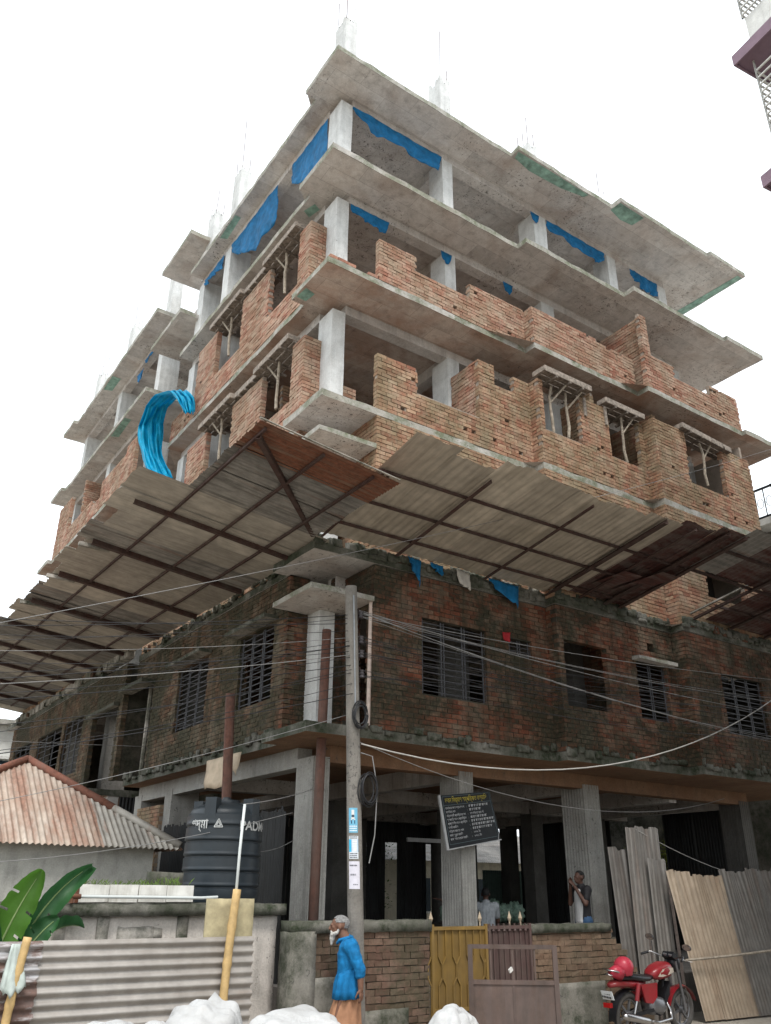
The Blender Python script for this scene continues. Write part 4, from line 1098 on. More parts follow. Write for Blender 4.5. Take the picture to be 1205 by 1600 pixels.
# ================================================================== left side of the street
M['white_tile'] = m_tin('grimy_white_tile', (.70, .69, .65), rust=(.24, .21, .17), rust_at=(.52, .66), rust_amt=.7, metal=0, rough=.35, dirt=(.30, .28, .24), dirt_amt=.5)
M['lime'] = m_concrete('limewashed_wall', (.58, .53, .48), (.27, .25, .22), stain_at=(.56, .72))
M['soil'] = m_plain('planter_soil', (.06, .045, .03), .95, .3)
M['pvc_pale'] = m_plain('pale_pvc', (.55, .58, .57), .4, .05)
lw = thing('utility_room', 'low whitewashed room with grey coping under the black water tank', 'outbuilding', (-2.8, -1.6, GZ))
rough_block((-4.3, -1.55, GZ), (-1.35, .5, 1.72), 'lime', 'wall', lw, 10, .006)
rough_block((-4.42, -1.66, 1.72), (-1.27, .6, 1.85), 'slab_moss', 'coping', lw, 10, .01)
for x in (-4.25, -3.75, -2.75):
    rough_block((x, -1.585, GZ), (x+.14, -1.5, 1.72), 'plaster_old', 'pilaster', lw, 3, .005)
for x, z, w, h in ((-3.5, 1.3, .45, .3), (-3.1, 1.45, .16, .13), (-2.3, 1.1, .4, .3)): rough_block((x, -1.562, z), (x+w, -1.5, z+h), 'plaster_old', 'bare_plaster', lw, 3, .01)
b = MB()
for i in range(4):
    for j in range(6): b.box((-2.05+.035*i, -1.572, 1.42+.04*j), (-2.05+.035*i+.022, -1.5, 1.42+.04*j+.027))
b.build('vent_grid', 'timber_dark', lw)
pt = thing('planter', 'white tiled planter box with grass on the room roof', 'planter', (-3.3, -1.35, 1.85))
for i in range(4):
    x = -4.02+.36*i
    MB().box((x, -1.60, 1.87), (x+.35, -1.575, 2.06), j=.004).build('tile', 'white_tile', pt)
MB().box((-4.02, -1.573, 1.852), (-2.6, -1.15, 2.045)).build('box', 'plaster_old', pt)
MB().box((-4.06, -1.60, 1.86), (-4.025, -1.15, 2.06)).build('end_tile', 'tin_rust', pt)
MB().box((-3.98, -1.55, 2.045), (-2.64, -1.2, 2.056)).build('soil', 'soil', pt)
M['grass'] = m_cloth('planter_grass', (.14, .22, .05), .3)
b = MB()
for i in range(170):
    x, y = random.uniform(-3.95, -2.65), random.uniform(-1.55, -1.22)
    h = random.uniform(.02, .09)*(1.6 if x > -3.0 else 1); a = random.uniform(0, 6.3); l = random.uniform(.02, .09)
    dx, dy = math.cos(a), math.sin(a)
    b.add([(x-dy*.004, y+dx*.004, 2.05), (x+dy*.004, y-dx*.004, 2.05), (x+dx*l*.5+dy*.003, y+dy*l*.5, 2.05+h*.7), (x+dx*l, y+dy*l, 2.05+h)], [(0, 1, 2), (0, 2, 3)])
tag(b.build('grass_tuft', 'grass', pt), kind='stuff')
b = rough_block((-3.0, -1.12, 1.86), (-2.55, -.95, 2.22), 'slab_moss', 'concrete_block', None, 4, .012)
tag(b, 'mossy dark concrete block behind the tiled planter', 'block')
pp = thing('water_pipe', 'pale plastic water pipe running along the planter front', 'pipe', (-3.2, -1.68, 1.93))
MB().tube([(-4.15, -1.67, 1.93), (-3.2, -1.67, 1.925), (-2.5, -1.67, 1.92), (-2.28, -1.65, 1.93)], .018, 8).build('pipe', 'pvc_pale', pp)
MB().tube([(-4.2, -1.67, 1.93), (-4.02, -1.67, 1.93)], .028, 8).build('elbow', 'tin_rust', pp); MB().tube([(-4.12, -1.67, 1.86), (-4.12, -1.67, 1.95)], .022, 8).build('elbow', 'tin_rust', pp)

# ---- black water tank
M['tank'] = m_tin('black_tank_plastic', (.016, .024, .032), rust=(.10, .10, .095), rust_at=(.6, .85), rust_amt=.5, metal=0, rough=.42, dirt=(.03, .036, .04), dirt_amt=.6)
M['tank_print'] = m_plain('tank_lettering', (.50, .51, .50), .6, .2, 30)
TC = Vector((-1.70, -.42, 1.86)); TR = .55
tk = thing('water_tank', 'ribbed black plastic water tank with white lettering', 'water tank', tuple(TC))
prof = [(TR*.97, 0)]
for i in range(5):
    z = .06+.2*i
    prof += [(TR, z), (TR, z+.105), (TR-.018, z+.115), (TR-.018, z+.13), (TR, z+.14), (TR+.006, z+.155), (TR+.006, z+.17), (TR, z+.18)]
prof += [(TR, 1.08), (TR, 1.14), (TR*.93, 1.17)]
for i in range(1, 9):
    a = i/9*math.pi/2; prof.append((TR*.93*math.cos(a), 1.17+.17*math.sin(a)))
smooth_by_angle(MB().lathe(prof, tuple(TC), 48).build('body', 'tank', tk), 40)
smooth_by_angle(MB().lathe([(.2, 0), (.2, .035), (.19, .05), (.07, .055), (.06, .09), (.02, .1)], (TC.x, TC.y, TC.z+1.32), 28).build('lid', 'tank', tk), 40)
for k_ in range(4):       # four lifting lugs round the shoulder
    a = math.atan2(CAM.y-TC.y, CAM.x-TC.x)+R(52)-k_*R(90)+(R(14) if k_ == 1 else 0)
    d = Vector((math.cos(a), math.sin(a), 0)); s_ = Vector((-d.y, d.x, 0))
    MB().obox(TC+d*(TR-.09)+Vector((0, 0, 1.22)), s_*.085, d*.085, Vector((0, 0, .15))).build('lug', 'tank', tk)
def tank_wrap(a0, z0, r_=TR+.008):
    base = math.atan2(CAM.y-TC.y, CAM.x-TC.x)
    return lambda x, y: Vector((TC.x+r_*math.cos(base+a0+x/r_), TC.y+r_*math.sin(base+a0+x/r_), z0+y))
text_on('PADMA', .17, tank_wrap(R(22), TC.z+.94), None, None, 'tank_print', 'lettering', tk, 1.1, .004)
text_on('পদ্মা', .17, tank_wrap(R(-56), TC.z+.95), None, None, 'tank_print', 'lettering', tk, .8, .003)
tw = tank_wrap(R(-9), TC.z+.965); b = MB()
for p, q in (((-.06, 0), (.06, 0)), ((.06, 0), (0, .11)), ((0, .11), (-.06, 0)), ((-.03, .018), (.03, .018)), ((.03, .018), (0, .075)), ((0, .075), (-.03, .018))):
    b.bar(tw(*p), tw(*q), .014, .012)
b.build('triangle_mark', 'tank_print', tk)

# ---- tin fence in front, bamboo, board
M['tin_fence'] = m_tin('street_fence_sheet', (.40, .375, .35), rust=(.22, .15, .11), rust_at=(.6, .78), rust_amt=.5, metal=.3, rough=.45, flow=(.4, 3, 3), dirt=(.25, .22, .19), dirt_amt=.5)
M['tin_shiny'] = m_tin('shiny_rusting_sheet', (.50, .49, .50), rust=(.10, .05, .035), rust_at=(.44, .52), metal=.5, rough=.3, flow=(.6, 2, 2.5), dirt_amt=.2)
M['bamboo_new'] = m_plain('yellow_bamboo', (.50, .34, .15), .5, .15, 10)
tf = thing('sheet_fence', 'corrugated metal street fence laid sideways at the lower left', 'fence', (-3.4, -2.6, GZ))
corrugated((-4.66, -2.60, GZ), (0, 0, 1), (1, 0, 0), 1.42, 2.46, .108, .019, 'tin_fence', 'corrugated_sheet', tf, nv=10, ragged=.012, bend=.012, seg=8)
corrugated((-6.6, -2.64, GZ), (0, 0, 1), (1, 0, 0), 1.42, 1.98, .108, .020, 'tin_shiny', 'corrugated_sheet', tf, nv=10, ragged=.015, bend=.02, seg=8)
def bamboo(a, b, r_, label, nodes=5, mat='bamboo_new'):
    a, b = Vector(a), Vector(b); o = MB(); pts, rs = [], []
    n = nodes*6
    for i in range(n+1):
        f = i/n; q = (f*nodes) % 1
        pts.append(a.lerp(b, f)+Vector((.008*math.sin(f*7), .006*math.cos(f*5), 0))); rs.append(r_*(1.16 if (i % 6 == 0 and 0 < i < n) else 1.0))
    ob = o.tube(pts, rs, 12).build('bamboo_pole', mat, None, True)
    return tag(ob, label, 'bamboo pole')
bamboo((-2.64, -2.70, GZ), (-2.50, -2.66, 2.02), .048, 'yellow bamboo pole tied to the fence below the pale pipe')
bamboo((-4.95, -2.74, GZ), (-4.80, -2.70, 1.56), .042, 'shorter yellow bamboo pole at the lower left edge')
tag(MB().tube([(-2.50, -2.64, 1.75), (-2.48, -2.62, 2.45), (-2.45, -2.60, 2.98)], .018, 8).build('plastic_pipe', 'pvc_pale', None, True), 'thin pale pipe standing upright out of the bamboo pole', 'pipe')
M['ply'] = m_plain('dirty_yellow_board', (.42, .36, .22), .8, .2, 5)
tag(rough_block((-2.80, -2.52, 1.05), (-2.19, -2.49, 1.92), 'ply', 'board', None, 4, .004), 'dirty yellowish board behind the bamboo pole', 'board')
bag = tarp('white plastic bag knotted to the fence at the left edge', [(-4.93, -2.68, 1.5), (-4.85, -2.68, 1.5)], [(-5.0, -2.74, 1.1), (-4.9, -2.80, 1.05), (-4.74, -2.74, 1.12)], (0, -1, 0), m_cloth('plastic_bag', (.62, .68, .64), .4), .025, 12, 10, name='plastic_bag')
bag['category'] = 'plastic bag'

# ---- rust-roofed house
M['house_wall'] = m_concrete('house_limewash', (.42, .415, .38), (.33, .32, .28), stain_at=(.5, .75), pits=.75)
M['roof_rust'] = m_tin('red_rusted_roof', (.46, .40, .34), rust=(.23, .115, .078), rust_at=(.42, .6), rust_amt=.8, metal=.05, rough=.7, flow=(2.4, .4, .4), dirt=(.30, .17, .11), dirt_amt=.5)
M['roof_zinc'] = m_tin('paler_zinc_roof', (.46, .43, .38), rust=(.24, .12, .08), rust_at=(.55, .66), rust_amt=.8, metal=.1, rough=.6, flow=(2.4, .4, .4), dirt_amt=.3)
M['ridge_rust'] = m_tin('ridge_cap_rust', (.22, .10, .07), rust=(.19, .075, .05), rust_at=(.3, .6), metal=0, rough=.8)
ho = thing('tin_roofed_house', 'small limewashed house with a rusty hipped tin roof', 'house', (-3.7, 4.5, GZ))
MB().box((-6.2, 3.05, GZ), (-1.45, 7.2, 2.78)).build('wall', 'house_wall', ho)
AP = Vector((-3.45, 4.95, 4.24)); E0, E1 = Vector((-6.45, 2.75, 2.72)), Vector((-1.08, 2.75, 2.70)); E2, E3 = Vector((-1.08, 7.3, 2.7)), Vector((-6.45, 7.3, 2.7))
def roof_face(a, b, ap, name, pick):
    """Corrugated triangle split into sheets; flutes run up the slope."""
    u = b-a; L = u.length; ud = u/L
    nrm = u.cross(ap-a).normalized()
    if nrm.z < 0: nrm = -nrm
    foot = (ap-a).dot(ud); up = ap-(a+ud*foot); H = up.length; upd = up/H
    k_ = 0; x = 0.0
    while x < L-.01:
        w = min(.8, L-x); n = max(2, int(w/.0125)); m_ = MB()
        def top(q): return H*(q/foot if q < foot else (L-q)/(L-foot))
        for i in range(n+1):
            q = x+w*i/n; h = max(0.0, top(q)); o_ = nrm*(.016*math.sin(2*math.pi*q/.1)+.004*(k_ % 2))
            for f in (0.0, .35, .7, 1.0): m_.v.append(tuple(a+ud*q-upd*.06*(f == 0)*random.uniform(.8, 1.1)+upd*h*f+o_))
        for i in range(n):
            for f in range(3): m_.f.append((4*i+f, 4*i+4+f, 4*i+5+f, 4*i+1+f)); m_.mi.append(0)
        m_.build(name, pick(k_), ho, True)
        x += w; k_ += 1
roof_face(E0, E1, AP, 'roof_sheet', lambda k_: 'roof_zinc' if k_ in (5, 6) else ('roof_rust' if k_ != 1 else 'roof_rust'))
roof_face(E1, E2, AP, 'roof_sheet', lambda k_: 'roof_rust'); roof_face(E2, E3, AP, 'roof_sheet', lambda k_: 'roof_rust'); roof_face(E3, E0, AP, 'roof_sheet', lambda k_: 'roof_rust')
for e, mt in ((E0, 'ridge_rust'), (E1, 'ridge_rust'), (E2, 'ridge_rust'), (E3, 'ridge_rust')):
    mid = e.lerp(AP, .42)
    MB().tube([e+Vector((0, 0, .03)), mid+Vector((0, 0, .03))], .07, 8).build('hip_cap', 'roof_zinc' if e is E1 else mt, ho, True)
    MB().tube([mid+Vector((0, 0, .03)), AP+Vector((0, 0, .04))], .072, 8).build('hip_cap', mt, ho, True)
b = MB()        # pierced ventilator: half-round fan over a lattice
vx, vy, vz = -5.05, 3.035, 2.23
b.box((vx-.24, vy-.01, vz-.2), (vx+.24, vy+.02, vz-.17)).box((vx-.24, vy-.01, vz+.17), (vx+.24, vy+.02, vz+.2)).box((vx-.24, vy-.01, vz-.2), (vx-.21, vy+.02, vz+.2)).box((vx+.21, vy-.01, vz-.2), (vx+.24, vy+.02, vz+.2))
for i in range(9):
    a = math.pi*i/8; b.bar((vx+.07*math.cos(a), vy, vz-.05+.07*math.sin(a)), (vx+.2*math.cos(a), vy, vz-.05+.2*math.sin(a)), .02, .02)
b.tube([(vx+.08*math.cos(math.pi*i/8), vy, vz-.05+.08*math.sin(math.pi*i/8)) for i in range(9)], .012, 6)
for i in range(8): b.bar((vx-.2+.05*i, vy, vz-.19), (vx-.15+.05*i, vy, vz-.06), .012, .02); b.bar((vx-.15+.05*i, vy, vz-.19), (vx-.2+.05*i, vy, vz-.06), .012, .02)
b.build('ventilator', 'plaster_old', ho); MB().box((vx-.22, vy+.012, vz-.18), (vx+.22, vy+.03, vz+.18)).build('ventilator_void', 'timber_dark', ho)

# ---- banana plant behind the fence
M['banana'] = m_cloth('banana_leaf', (.032, .105, .036), .35, .4, .3, 3)
M['banana_pale'] = m_cloth('young_banana_leaf', (.07, .17, .025), .4, .4, .25, 3)
M['banana_rib'] = m_plain('banana_midrib', (.22, .30, .12), .5)
bn = thing('banana_plant', 'banana plant with broad leaves behind the street fence', 'banana plant', (-4.75, -1.95, GZ))
MB().tube([(-4.75, -1.95, GZ), (-4.73, -1.95, .7), (-4.74, -1.97, 1.35)], [.10, .085, .06], 10).build('stem', 'banana_rib', bn, True)
def banana(base, mid, tip, w, side, mat, droop=.12):
    base, mid, tip, side = map(Vector, (base, mid, tip, side)); side.normalize()
    def mr(f): return base*(1-f)**2+mid*2*f*(1-f)+tip*f*f
    nrm = (tip-base).cross(side).normalized()
    ph = random.uniform(0, 6)
    def fn(a, b_):
        s_ = a*2-1; ww = .85*w*math.sin(math.pi*min(1, (b_*.93+.05)))**.55*(1.0 if abs(s_) < .99 else random.uniform(.96, 1.02))
        return mr(b_)+side*s_*ww+nrm*(-droop*s_*s_+.012*math.sin(b_*26+ph)*abs(s_)+.02*abs(s_))
    gm = MB().grid(fn, 16, 44)
    cut = {random.randint(6, 38) for _ in range(5)}; sd = random.choice((0, 1))
    keep = [f_ for k_, f_ in enumerate(gm.f) if not ((k_//16) in cut and ((k_ % 16) < 4+random.randint(0, 1) if (k_//16+sd) % 2 else (k_ % 16) > 11-random.randint(0, 1)))]
    gm.f = keep; gm.mi = [0]*len(keep)
    gm.build('leaf', mat, bn, True)
    MB().tube([mr(i/10) for i in range(10)], [.016*(1-i/12) for i in range(10)], 6).build('midrib', 'banana_rib', bn)
banana((-4.95, -1.95, 1.2), (-4.85, -2.05, 1.75), (-4.62, -2.15, 2.2), .22, (.8, -.2, -.45), 'banana_pale')
banana((-4.78, -1.95, 1.15), (-4.55, -1.95, 1.95), (-4.02, -1.95, 2.26), .17, (.55, .1, -.75), 'banana')
banana((-4.75, -2.0, 1.1), (-4.6, -2.05, 1.55), (-4.35, -2.1, 1.72), .16, (.5, -.3, -.7), 'banana', .06)
banana((-4.85, -1.9, 1.1), (-5.1, -2.0, 1.8), (-5.35, -2.1, 1.95), .2, (.5, -.2, .75), 'banana')
banana((-4.7, -1.85, 1.2), (-4.3, -1.8, 1.75), (-3.95, -1.75, 1.6), .13, (.2, -.9, .2), 'banana')

# ---- white sacks in the foreground
from mathutils import noise as mnoise
t = NT('white_woven_sack')
wv = t.n.new('ShaderNodeTexChecker'); wv.inputs['Scale'].default_value = 220
t.link(t.pos.outputs['Position'], wv.inputs['Vector'])
sc_ = t.ramp(t.noise(3, 6, .7), [(.3, (.36, .355, .345)), (.6, (.49, .49, .485))])
sc_ = t.mix(t.ramp(t.noise(6, 7, .75), [(.55, 0), (.75, .6)]), sc_, (.36, .33, .29))
M['sack'] = t.finish(sc_, .6, t.math('ADD', t.math('MULTIPLY', t.noise(11, 4, .5, dist=1.2), 1.6), t.math('MULTIPLY', wv.outputs['Fac'], .15)), .5, .02)
def sack(c, r_, label, seed, tilt=0.0, ear=None):
    rn = random.Random(seed); c = Vector(c); rx, ry, rz = r_
    ph = [rn.uniform(0, 6.28) for _ in range(8)]; off = Vector((seed*7.3, seed*3.1, seed*1.7))
    def fn(u, v):
        th = u*2*math.pi; fi = (v-.5)*math.pi
        z = math.sin(fi); cx = abs(math.cos(fi))**.5
        d = Vector((math.cos(th)*cx, math.sin(th)*cx, z))
        k_ = 1+.08*mnoise.noise(d*1.5+off)
        crease = abs(mnoise.noise(d*1.9+off*2))+.20*abs(mnoise.noise(d*3.4+off))
        k_ += .20*crease-.05
        p = Vector((rx*d.x*k_, ry*d.y*k_, rz*(abs(z)**.8)*(1 if z > 0 else -1)*k_))
        if ear is not None and z > .1:
            q = max(0, math.cos(th-ear)-.86)*7; p += Vector((math.cos(ear)*.07, math.sin(ear)*.07, .07))*q*z
        return c+Matrix.Rotation(tilt, 3, 'Y') @ p
    return tag(MB().grid(fn, 90, 56).build('sack', 'sack', None, True), label, 'sack')
sack((-4.34, -4.02, 0.54), (.40, .34, .38), 'small white sack at the left of the foreground row', 1)
sack((-4.02, -4.28, 0.52), (.30, .3, .40), 'low white sack just left of the tallest foreground sack', 2)
sack((-3.64, -4.5, 0.56), (.40, .36, .50), 'tall rounded white sack with a pointed ear', 3, .1, 0.3)
sack((-2.94, -4.95, 0.52), (.52, .40, .48), 'broad white sack with torn top edge in the middle', 4, -.05)
sack((-2.26, -5.35, 0.44), (.36, .3, .38), 'low white sack in front of the man', 5)
sack((-1.80, -5.72, 0.58), (.27, .25, .48), 'white crumpled sack standing before the gates', 6, .25)
sack((-1.50, -5.95, .44), (.30, .27, .42), 'white sack slumped against the crumpled one', 7, .4)
sack((-3.3, -5.0, .40), (.5, .4, .35), 'white sack hidden low under the foreground row', 8)

# ================================================================== motorcycle
M['bike_red'] = m_tin('red_motorcycle_paint', (.27, .010, .018), rust=(.16, .07, .055), rust_at=(.58, .8), rust_amt=.5, metal=0, rough=.3, flow=(2, 2, 2), dirt=(.17, .05, .045), dirt_amt=.5)
M['bike_black'] = m_plain('black_bike_plastic', (.012, .012, .014), .35, .1, 8)
M['rubber'] = m_plain('dusty_tyre', (.07, .065, .06), .9, .2, 14)
M['alloy'] = m_plain('grey_alloy', (.20, .20, .21), .35, .1, 12, metal=.7)
M['chrome'] = m_plain('chrome', (.42, .41, .41), .28, .05, 8, metal=1.0, bump=0)
M['cream_stripe'] = m_plain('tank_stripe', (.42, .36, .30), .35, .05)
M['lens_red'] = m_plain('tail_lens', (.30, .01, .01), .25, .05)
M['plate'] = m_plain('number_plate', (.62, .64, .64), .5, .05)
M['mirror_glass'] = m_plain('mirror_glass', (.75, .8, .95), .05, .02, 4, metal=1.0, bump=0)
BO = Vector((3.80, -2.90, GZ))
bk = thing('motorcycle', 'red motorcycle parked before the broken brick wall', 'motorcycle', tuple(BO))
LEAN = Matrix.Rotation(R(5), 3, 'X'); TURN = Matrix.Rotation(R(2), 3, 'Z')
def Q(x, y, z): return BO+TURN @ (LEAN @ Vector((x, y, z)))
def torus(mb, c, R0, r0, n=36, m_=10, mi=0):
    v, f = [], []
    for i in range(n):
        a = 2*math.pi*i/n
        for j in range(m_):
            b_ = 2*math.pi*j/m_
            v.append(Q(c[0]+(R0+r0*math.cos(b_))*math.cos(a), c[1]+r0*.95*math.sin(b_), c[2]+(R0+r0*math.cos(b_))*math.sin(a)))
    for i in range(n):
        for j in range(m_): f.append((i*m_+j, ((i+1) % n)*m_+j, ((i+1) % n)*m_+(j+1) % m_, i*m_+(j+1) % m_))
    mb.add(v, f, mi); return mb
def wheel(x, steer=0):
    w_ = torus(MB(), (x, 0, .30), .255, .048).build('wheel', 'rubber', bk, True)
    torus(MB(), (x, 0, .30), .208, .018, 32, 8).build('rim', 'alloy', w_, True)
    b = MB()
    for k_ in range(6):
        a = 2*math.pi*k_/6+.3
        b.bar(Q(x, 0, .30), Q(x+.2*math.cos(a), 0, .30+.2*math.sin(a)), .03, .025, up=(0, 1, 0))
    b.build('spokes', 'alloy', w_)
    MB().tube([Q(x, -.07, .30), Q(x, .07, .30)], .055, 16).build('hub', 'alloy', w_)
wheel(0); wheel(1.27)
def loft(secs, name, mat, parent=None, n=18, subs=True):
    """secs: (x, z_centre, half_width, half_height) along the bike."""
    b = MB(); v, f = [], []
    for x, zc, hw, hh in secs:
        for i in range(n):
            a = 2*math.pi*i/n; ca, sa = math.cos(a), math.sin(a)
            v.append(Q(x, hw*(abs(ca)**.75)*(1 if ca > 0 else -1), zc+hh*(abs(sa)**.75)*(1 if sa > 0 else -1)))
    for k_ in range(len(secs)-1):
        for i in range(n): f.append((k_*n+i, k_*n+(i+1) % n, (k_+1)*n+(i+1) % n, (k_+1)*n+i))
    f += [tuple(range(n-1, -1, -1)), tuple(range((len(secs)-1)*n, len(secs)*n))]
    return b.add(v, f).build(name, mat, parent or bk, True)
ft = loft([(.50, .80, .06, .03), (.54, .81, .10, .065), (.65, .83, .135, .10), (.80, .855, .145, .115), (.93, .865, .125, .105), (1.0, .865, .08, .08), (1.03, .86, .04, .05)], 'fuel_tank', 'bike_red')
for sx in (-1, 1):
    pts = [(.58, .79), (.68, .885), (.82, .915), (.95, .90), (.97, .84), (.84, .81), (.68, .785)]
    v = [Q(x, sx*(.139-.3*abs(x-.79)**2), z) for x, z in pts]
    MB().add(v, [tuple(range(len(v))) if sx < 0 else tuple(range(len(v)-1, -1, -1))]).build('tank_stripe', 'cream_stripe', ft)
loft([(-.25, .79, .05, .03), (-.18, .80, .10, .04), (0, .80, .13, .045), (.25, .775, .135, .045), (.42, .765, .11, .04), (.56, .785, .07, .03)], 'seat', 'bike_black')
loft([(-.40, .70, .04, .03), (-.30, .72, .09, .045), (-.1, .715, .11, .05), (.15, .70, .11, .05), (.30, .69, .09, .04)], 'tail_cowl', 'bike_red')
for sx in (-1, 1):
    v = [Q(.18, sx*.115, .70), Q(.56, sx*.12, .71), (Q(.54, sx*.125, .52)), Q(.44, sx*.12, .44), Q(.28, sx*.12, .46)]
    v2 = [p+(TURN @ Vector((0, -sx*.03, 0))) for p in v]
    MB().add(v+v2, [(0, 1, 2, 3, 4), (9, 8, 7, 6, 5)]+[(i, i+5, (i+1) % 5+5, (i+1) % 5) for i in range(5)]).build('side_panel', 'bike_red', bk)
    MB().tube([Q(-.02, sx*.135, .34), Q(.05, sx*.135, .52)], .017, 8).build('shock_rod', 'chrome', bk); MB().tube([Q(.045, sx*.135, .50), Q(.10, sx*.135, .72)], .032, 10).build('shock_cover', 'bike_red', bk)
    MB().bar(Q(-.02, sx*.10, .30), Q(.50, sx*.10, .36), .03, .045).build('swing_arm', 'bike_black', bk)
    MB().tube([Q(1.27, sx*.09, .30), Q(1.20, sx*.09, .56), Q(1.07, sx*.09, .98)], [.026, .022, .02], 10).build('fork_leg', 'alloy', bk)
# engine with cooling fins, exhaust, frame
eng = loft([(.42, .40, .10, .10), (.50, .40, .13, .13), (.70, .38, .13, .12), (.80, .40, .09, .09)], 'engine', 'alloy')
for i in range(7): MB().obox(Q(.76+.02*i, 0, .46+.025*i), TURN @ Vector((.02, 0, .09)), TURN @ Vector((0, .10, 0)), TURN @ Vector((-.006, 0, .008))).build('cooling_fin', 'bike_black', eng)
MB().tube([Q(.86, -.03, .44), Q(.93, -.06, .32), Q(.85, -.13, .22), (Q(.5, -.16, .20)), Q(.3, -.17, .23)], .02, 8).build('exhaust_pipe', 'chrome', bk, True)
MB().tube([Q(.32, -.17, .225), Q(.22, -.18, .24), Q(-.28, -.19, .33), Q(-.33, -.19, .34)], [.025, .045, .05, .03], 12).build('silencer', 'chrome', bk, True)
MB().tube([Q(1.03, 0, .93), Q(.85, 0, .70), Q(.82, 0, .42)], .025, 8).build('down_tube', 'bike_black', bk); MB().tube([Q(1.03, 0, .90), Q(.5, 0, .74), Q(-.1, 0, .70)], .022, 8).build('frame_tube', 'bike_black', bk)
MB().tube([Q(.5, -.2, .30), Q(.62, .2, .30)], .012, 6).build('foot_peg', 'bike_black', bk)
MB().tube([Q(.35, .14, .3), Q(.28, .26, .02)], .012, 6).build('side_stand', 'bike_black', bk)
def guard(xc, a0, a1, r_, w, name, mat):
    MB().grid(lambda u, v: Q(xc+r_*math.cos(a0+(a1-a0)*v), w*(u-.5)*2, .30+r_*math.sin(a0+(a1-a0)*v)+.0-.02*abs(u-.5)*2), 6, 14).build(name, mat, bk, True)
guard(1.27, R(20), R(165), .345, .065, 'front_mudguard', 'bike_red'); guard(0, R(60), R(190), .35, .07, 'rear_mudguard', 'bike_black')
MB().tube([Q(1.30, -.085, .60), Q(1.36, -.085, .45), Q(1.33, -.085, .34)], .007, 6).build('mudguard_stay', 'chrome', bk)
# front end
loft([(1.06, .92, .05, .05), (1.10, .93, .10, .11), (1.17, .93, .105, .12), (1.22, .92, .07, .08)], 'headlamp_cowl', 'bike_black')
MB().obox(Q(1.06, 0, 1.04), TURN @ Vector((.045, 0, -.03)), TURN @ Vector((0, .10, 0)), TURN @ Vector((.02, 0, .035))).build('instrument_cluster', 'bike_black', bk)
for sy in (-.05, .05): MB().tube([Q(1.025, sy, 1.055), Q(1.015, sy, 1.075)], .035, 14).build('dial', 'alloy', bk)
hb = MB().tube([Q(.86, -.36, 1.03), Q(.98, -.30, 1.07), Q(1.05, -.10, 1.02), Q(1.05, .10, 1.02), Q(.98, .30, 1.07), Q(.86, .36, 1.03)], .011, 8).build('handlebar', 'chrome', bk, True)
for sy in (-1, 1):
    MB().tube([Q(.84, sy*.37, 1.025), Q(.95, sy*.315, 1.06)], .018, 8).build('grip', 'bike_black', hb)
    MB().tube([Q(1.0, sy*.24, 1.03), Q(1.12, sy*.36, 1.0)], .005, 5).build('lever', 'chrome', hb)
    MB().tube([Q(1.0, sy*.26, 1.07), Q(1.02, sy*.30, 1.22)], .006, 6).build('mirror_stem', 'bike_black', hb)
    mc = Q(1.02, sy*.34, 1.27 if sy > 0 else 1.2)
    v, f = [], []
    for k_, (s_, off) in enumerate(((1, -.004), (.96, -.006), (1, .02), (.5, .04))):
        for i in range(16):
            a = 2*math.pi*i/16; v.append(mc+TURN @ Vector((off, .075*s_*math.cos(a), .045*s_*math.sin(a)+.012*s_*math.cos(a))))
    MB().add(v[16:32], [tuple(range(16))]).build('mirror_glass', 'mirror_glass', hb)
    MB().add(v, [(i+16*r_, (i+1) % 16+16*r_, (i+1) % 16+16*r_+16, i+16*r_+16) for r_ in (1, 2) for i in range(16)]+[tuple(range(48, 64))]).build('mirror_shell', 'bike_black', hb, True)
# tail
MB().obox(Q(-.47, -.02, .58), TURN @ Vector((.006, 0, 0)), TURN @ Vector((0, .10, 0)), TURN @ Vector((-.02, 0, .055))).build('number_plate', 'plate', bk)
b = MB()
for r_ in range(2):
    for i in range(6-2*(r_ == 0)): b.obox(Q(-.481+.006*r_, -.08+.028*i+.02*(r_ == 0), .60-.045*r_), TURN @ Vector((.001, 0, 0)), TURN @ Vector((0, .009, 0)), Vector((0, 0, .012)))
b.build('plate_marks', 'bike_black', bk)
MB().obox(Q(-.44, 0, .45), TURN @ Vector((.03, 0, 0)), TURN @ Vector((0, .06, 0)), Vector((0, 0, .03))).build('tail_lamp', 'lens_red', bk)
MB().tube([Q(-.12, -.12, .83), Q(-.38, -.12, .90), Q(-.44, 0, .90), Q(-.38, .12, .90), Q(-.12, .12, .83)], .012, 8).build('grab_rail', 'chrome', bk, True)
MB().tube([Q(-.2, -.1, .84), Q(-.42, -.05, .84), Q(-.42, .05, .84), Q(-.2, .1, .84)], .010, 8).build('grab_rail', 'chrome', bk, True)
M['helmet'] = m_plain('pinkish_red_helmet', (.36, .03, .05), .35, .06, 8, bump=0)
hl = thing('helmet', 'round pinkish red helmet resting on the motorcycle tail', 'helmet', tuple(Q(-.12, -.02, .82)))
prof = [(.001, .25)]+[(.145*math.sin(R(a)), .115+.14*math.cos(R(a))) for a in range(10, 130, 10)]+[(.12, .01), (.10, .0)]
MB().lathe(prof[::-1], tuple(Q(-.10, -.04, .82)), 28).build('shell', 'helmet', hl, True)
MB().tube([Q(-.22, -.06, .86), Q(-.32, -.04, .88), Q(-.40, -.02, .87)], [.10, .085, .05], 14).build('peak', 'helmet', hl, True)

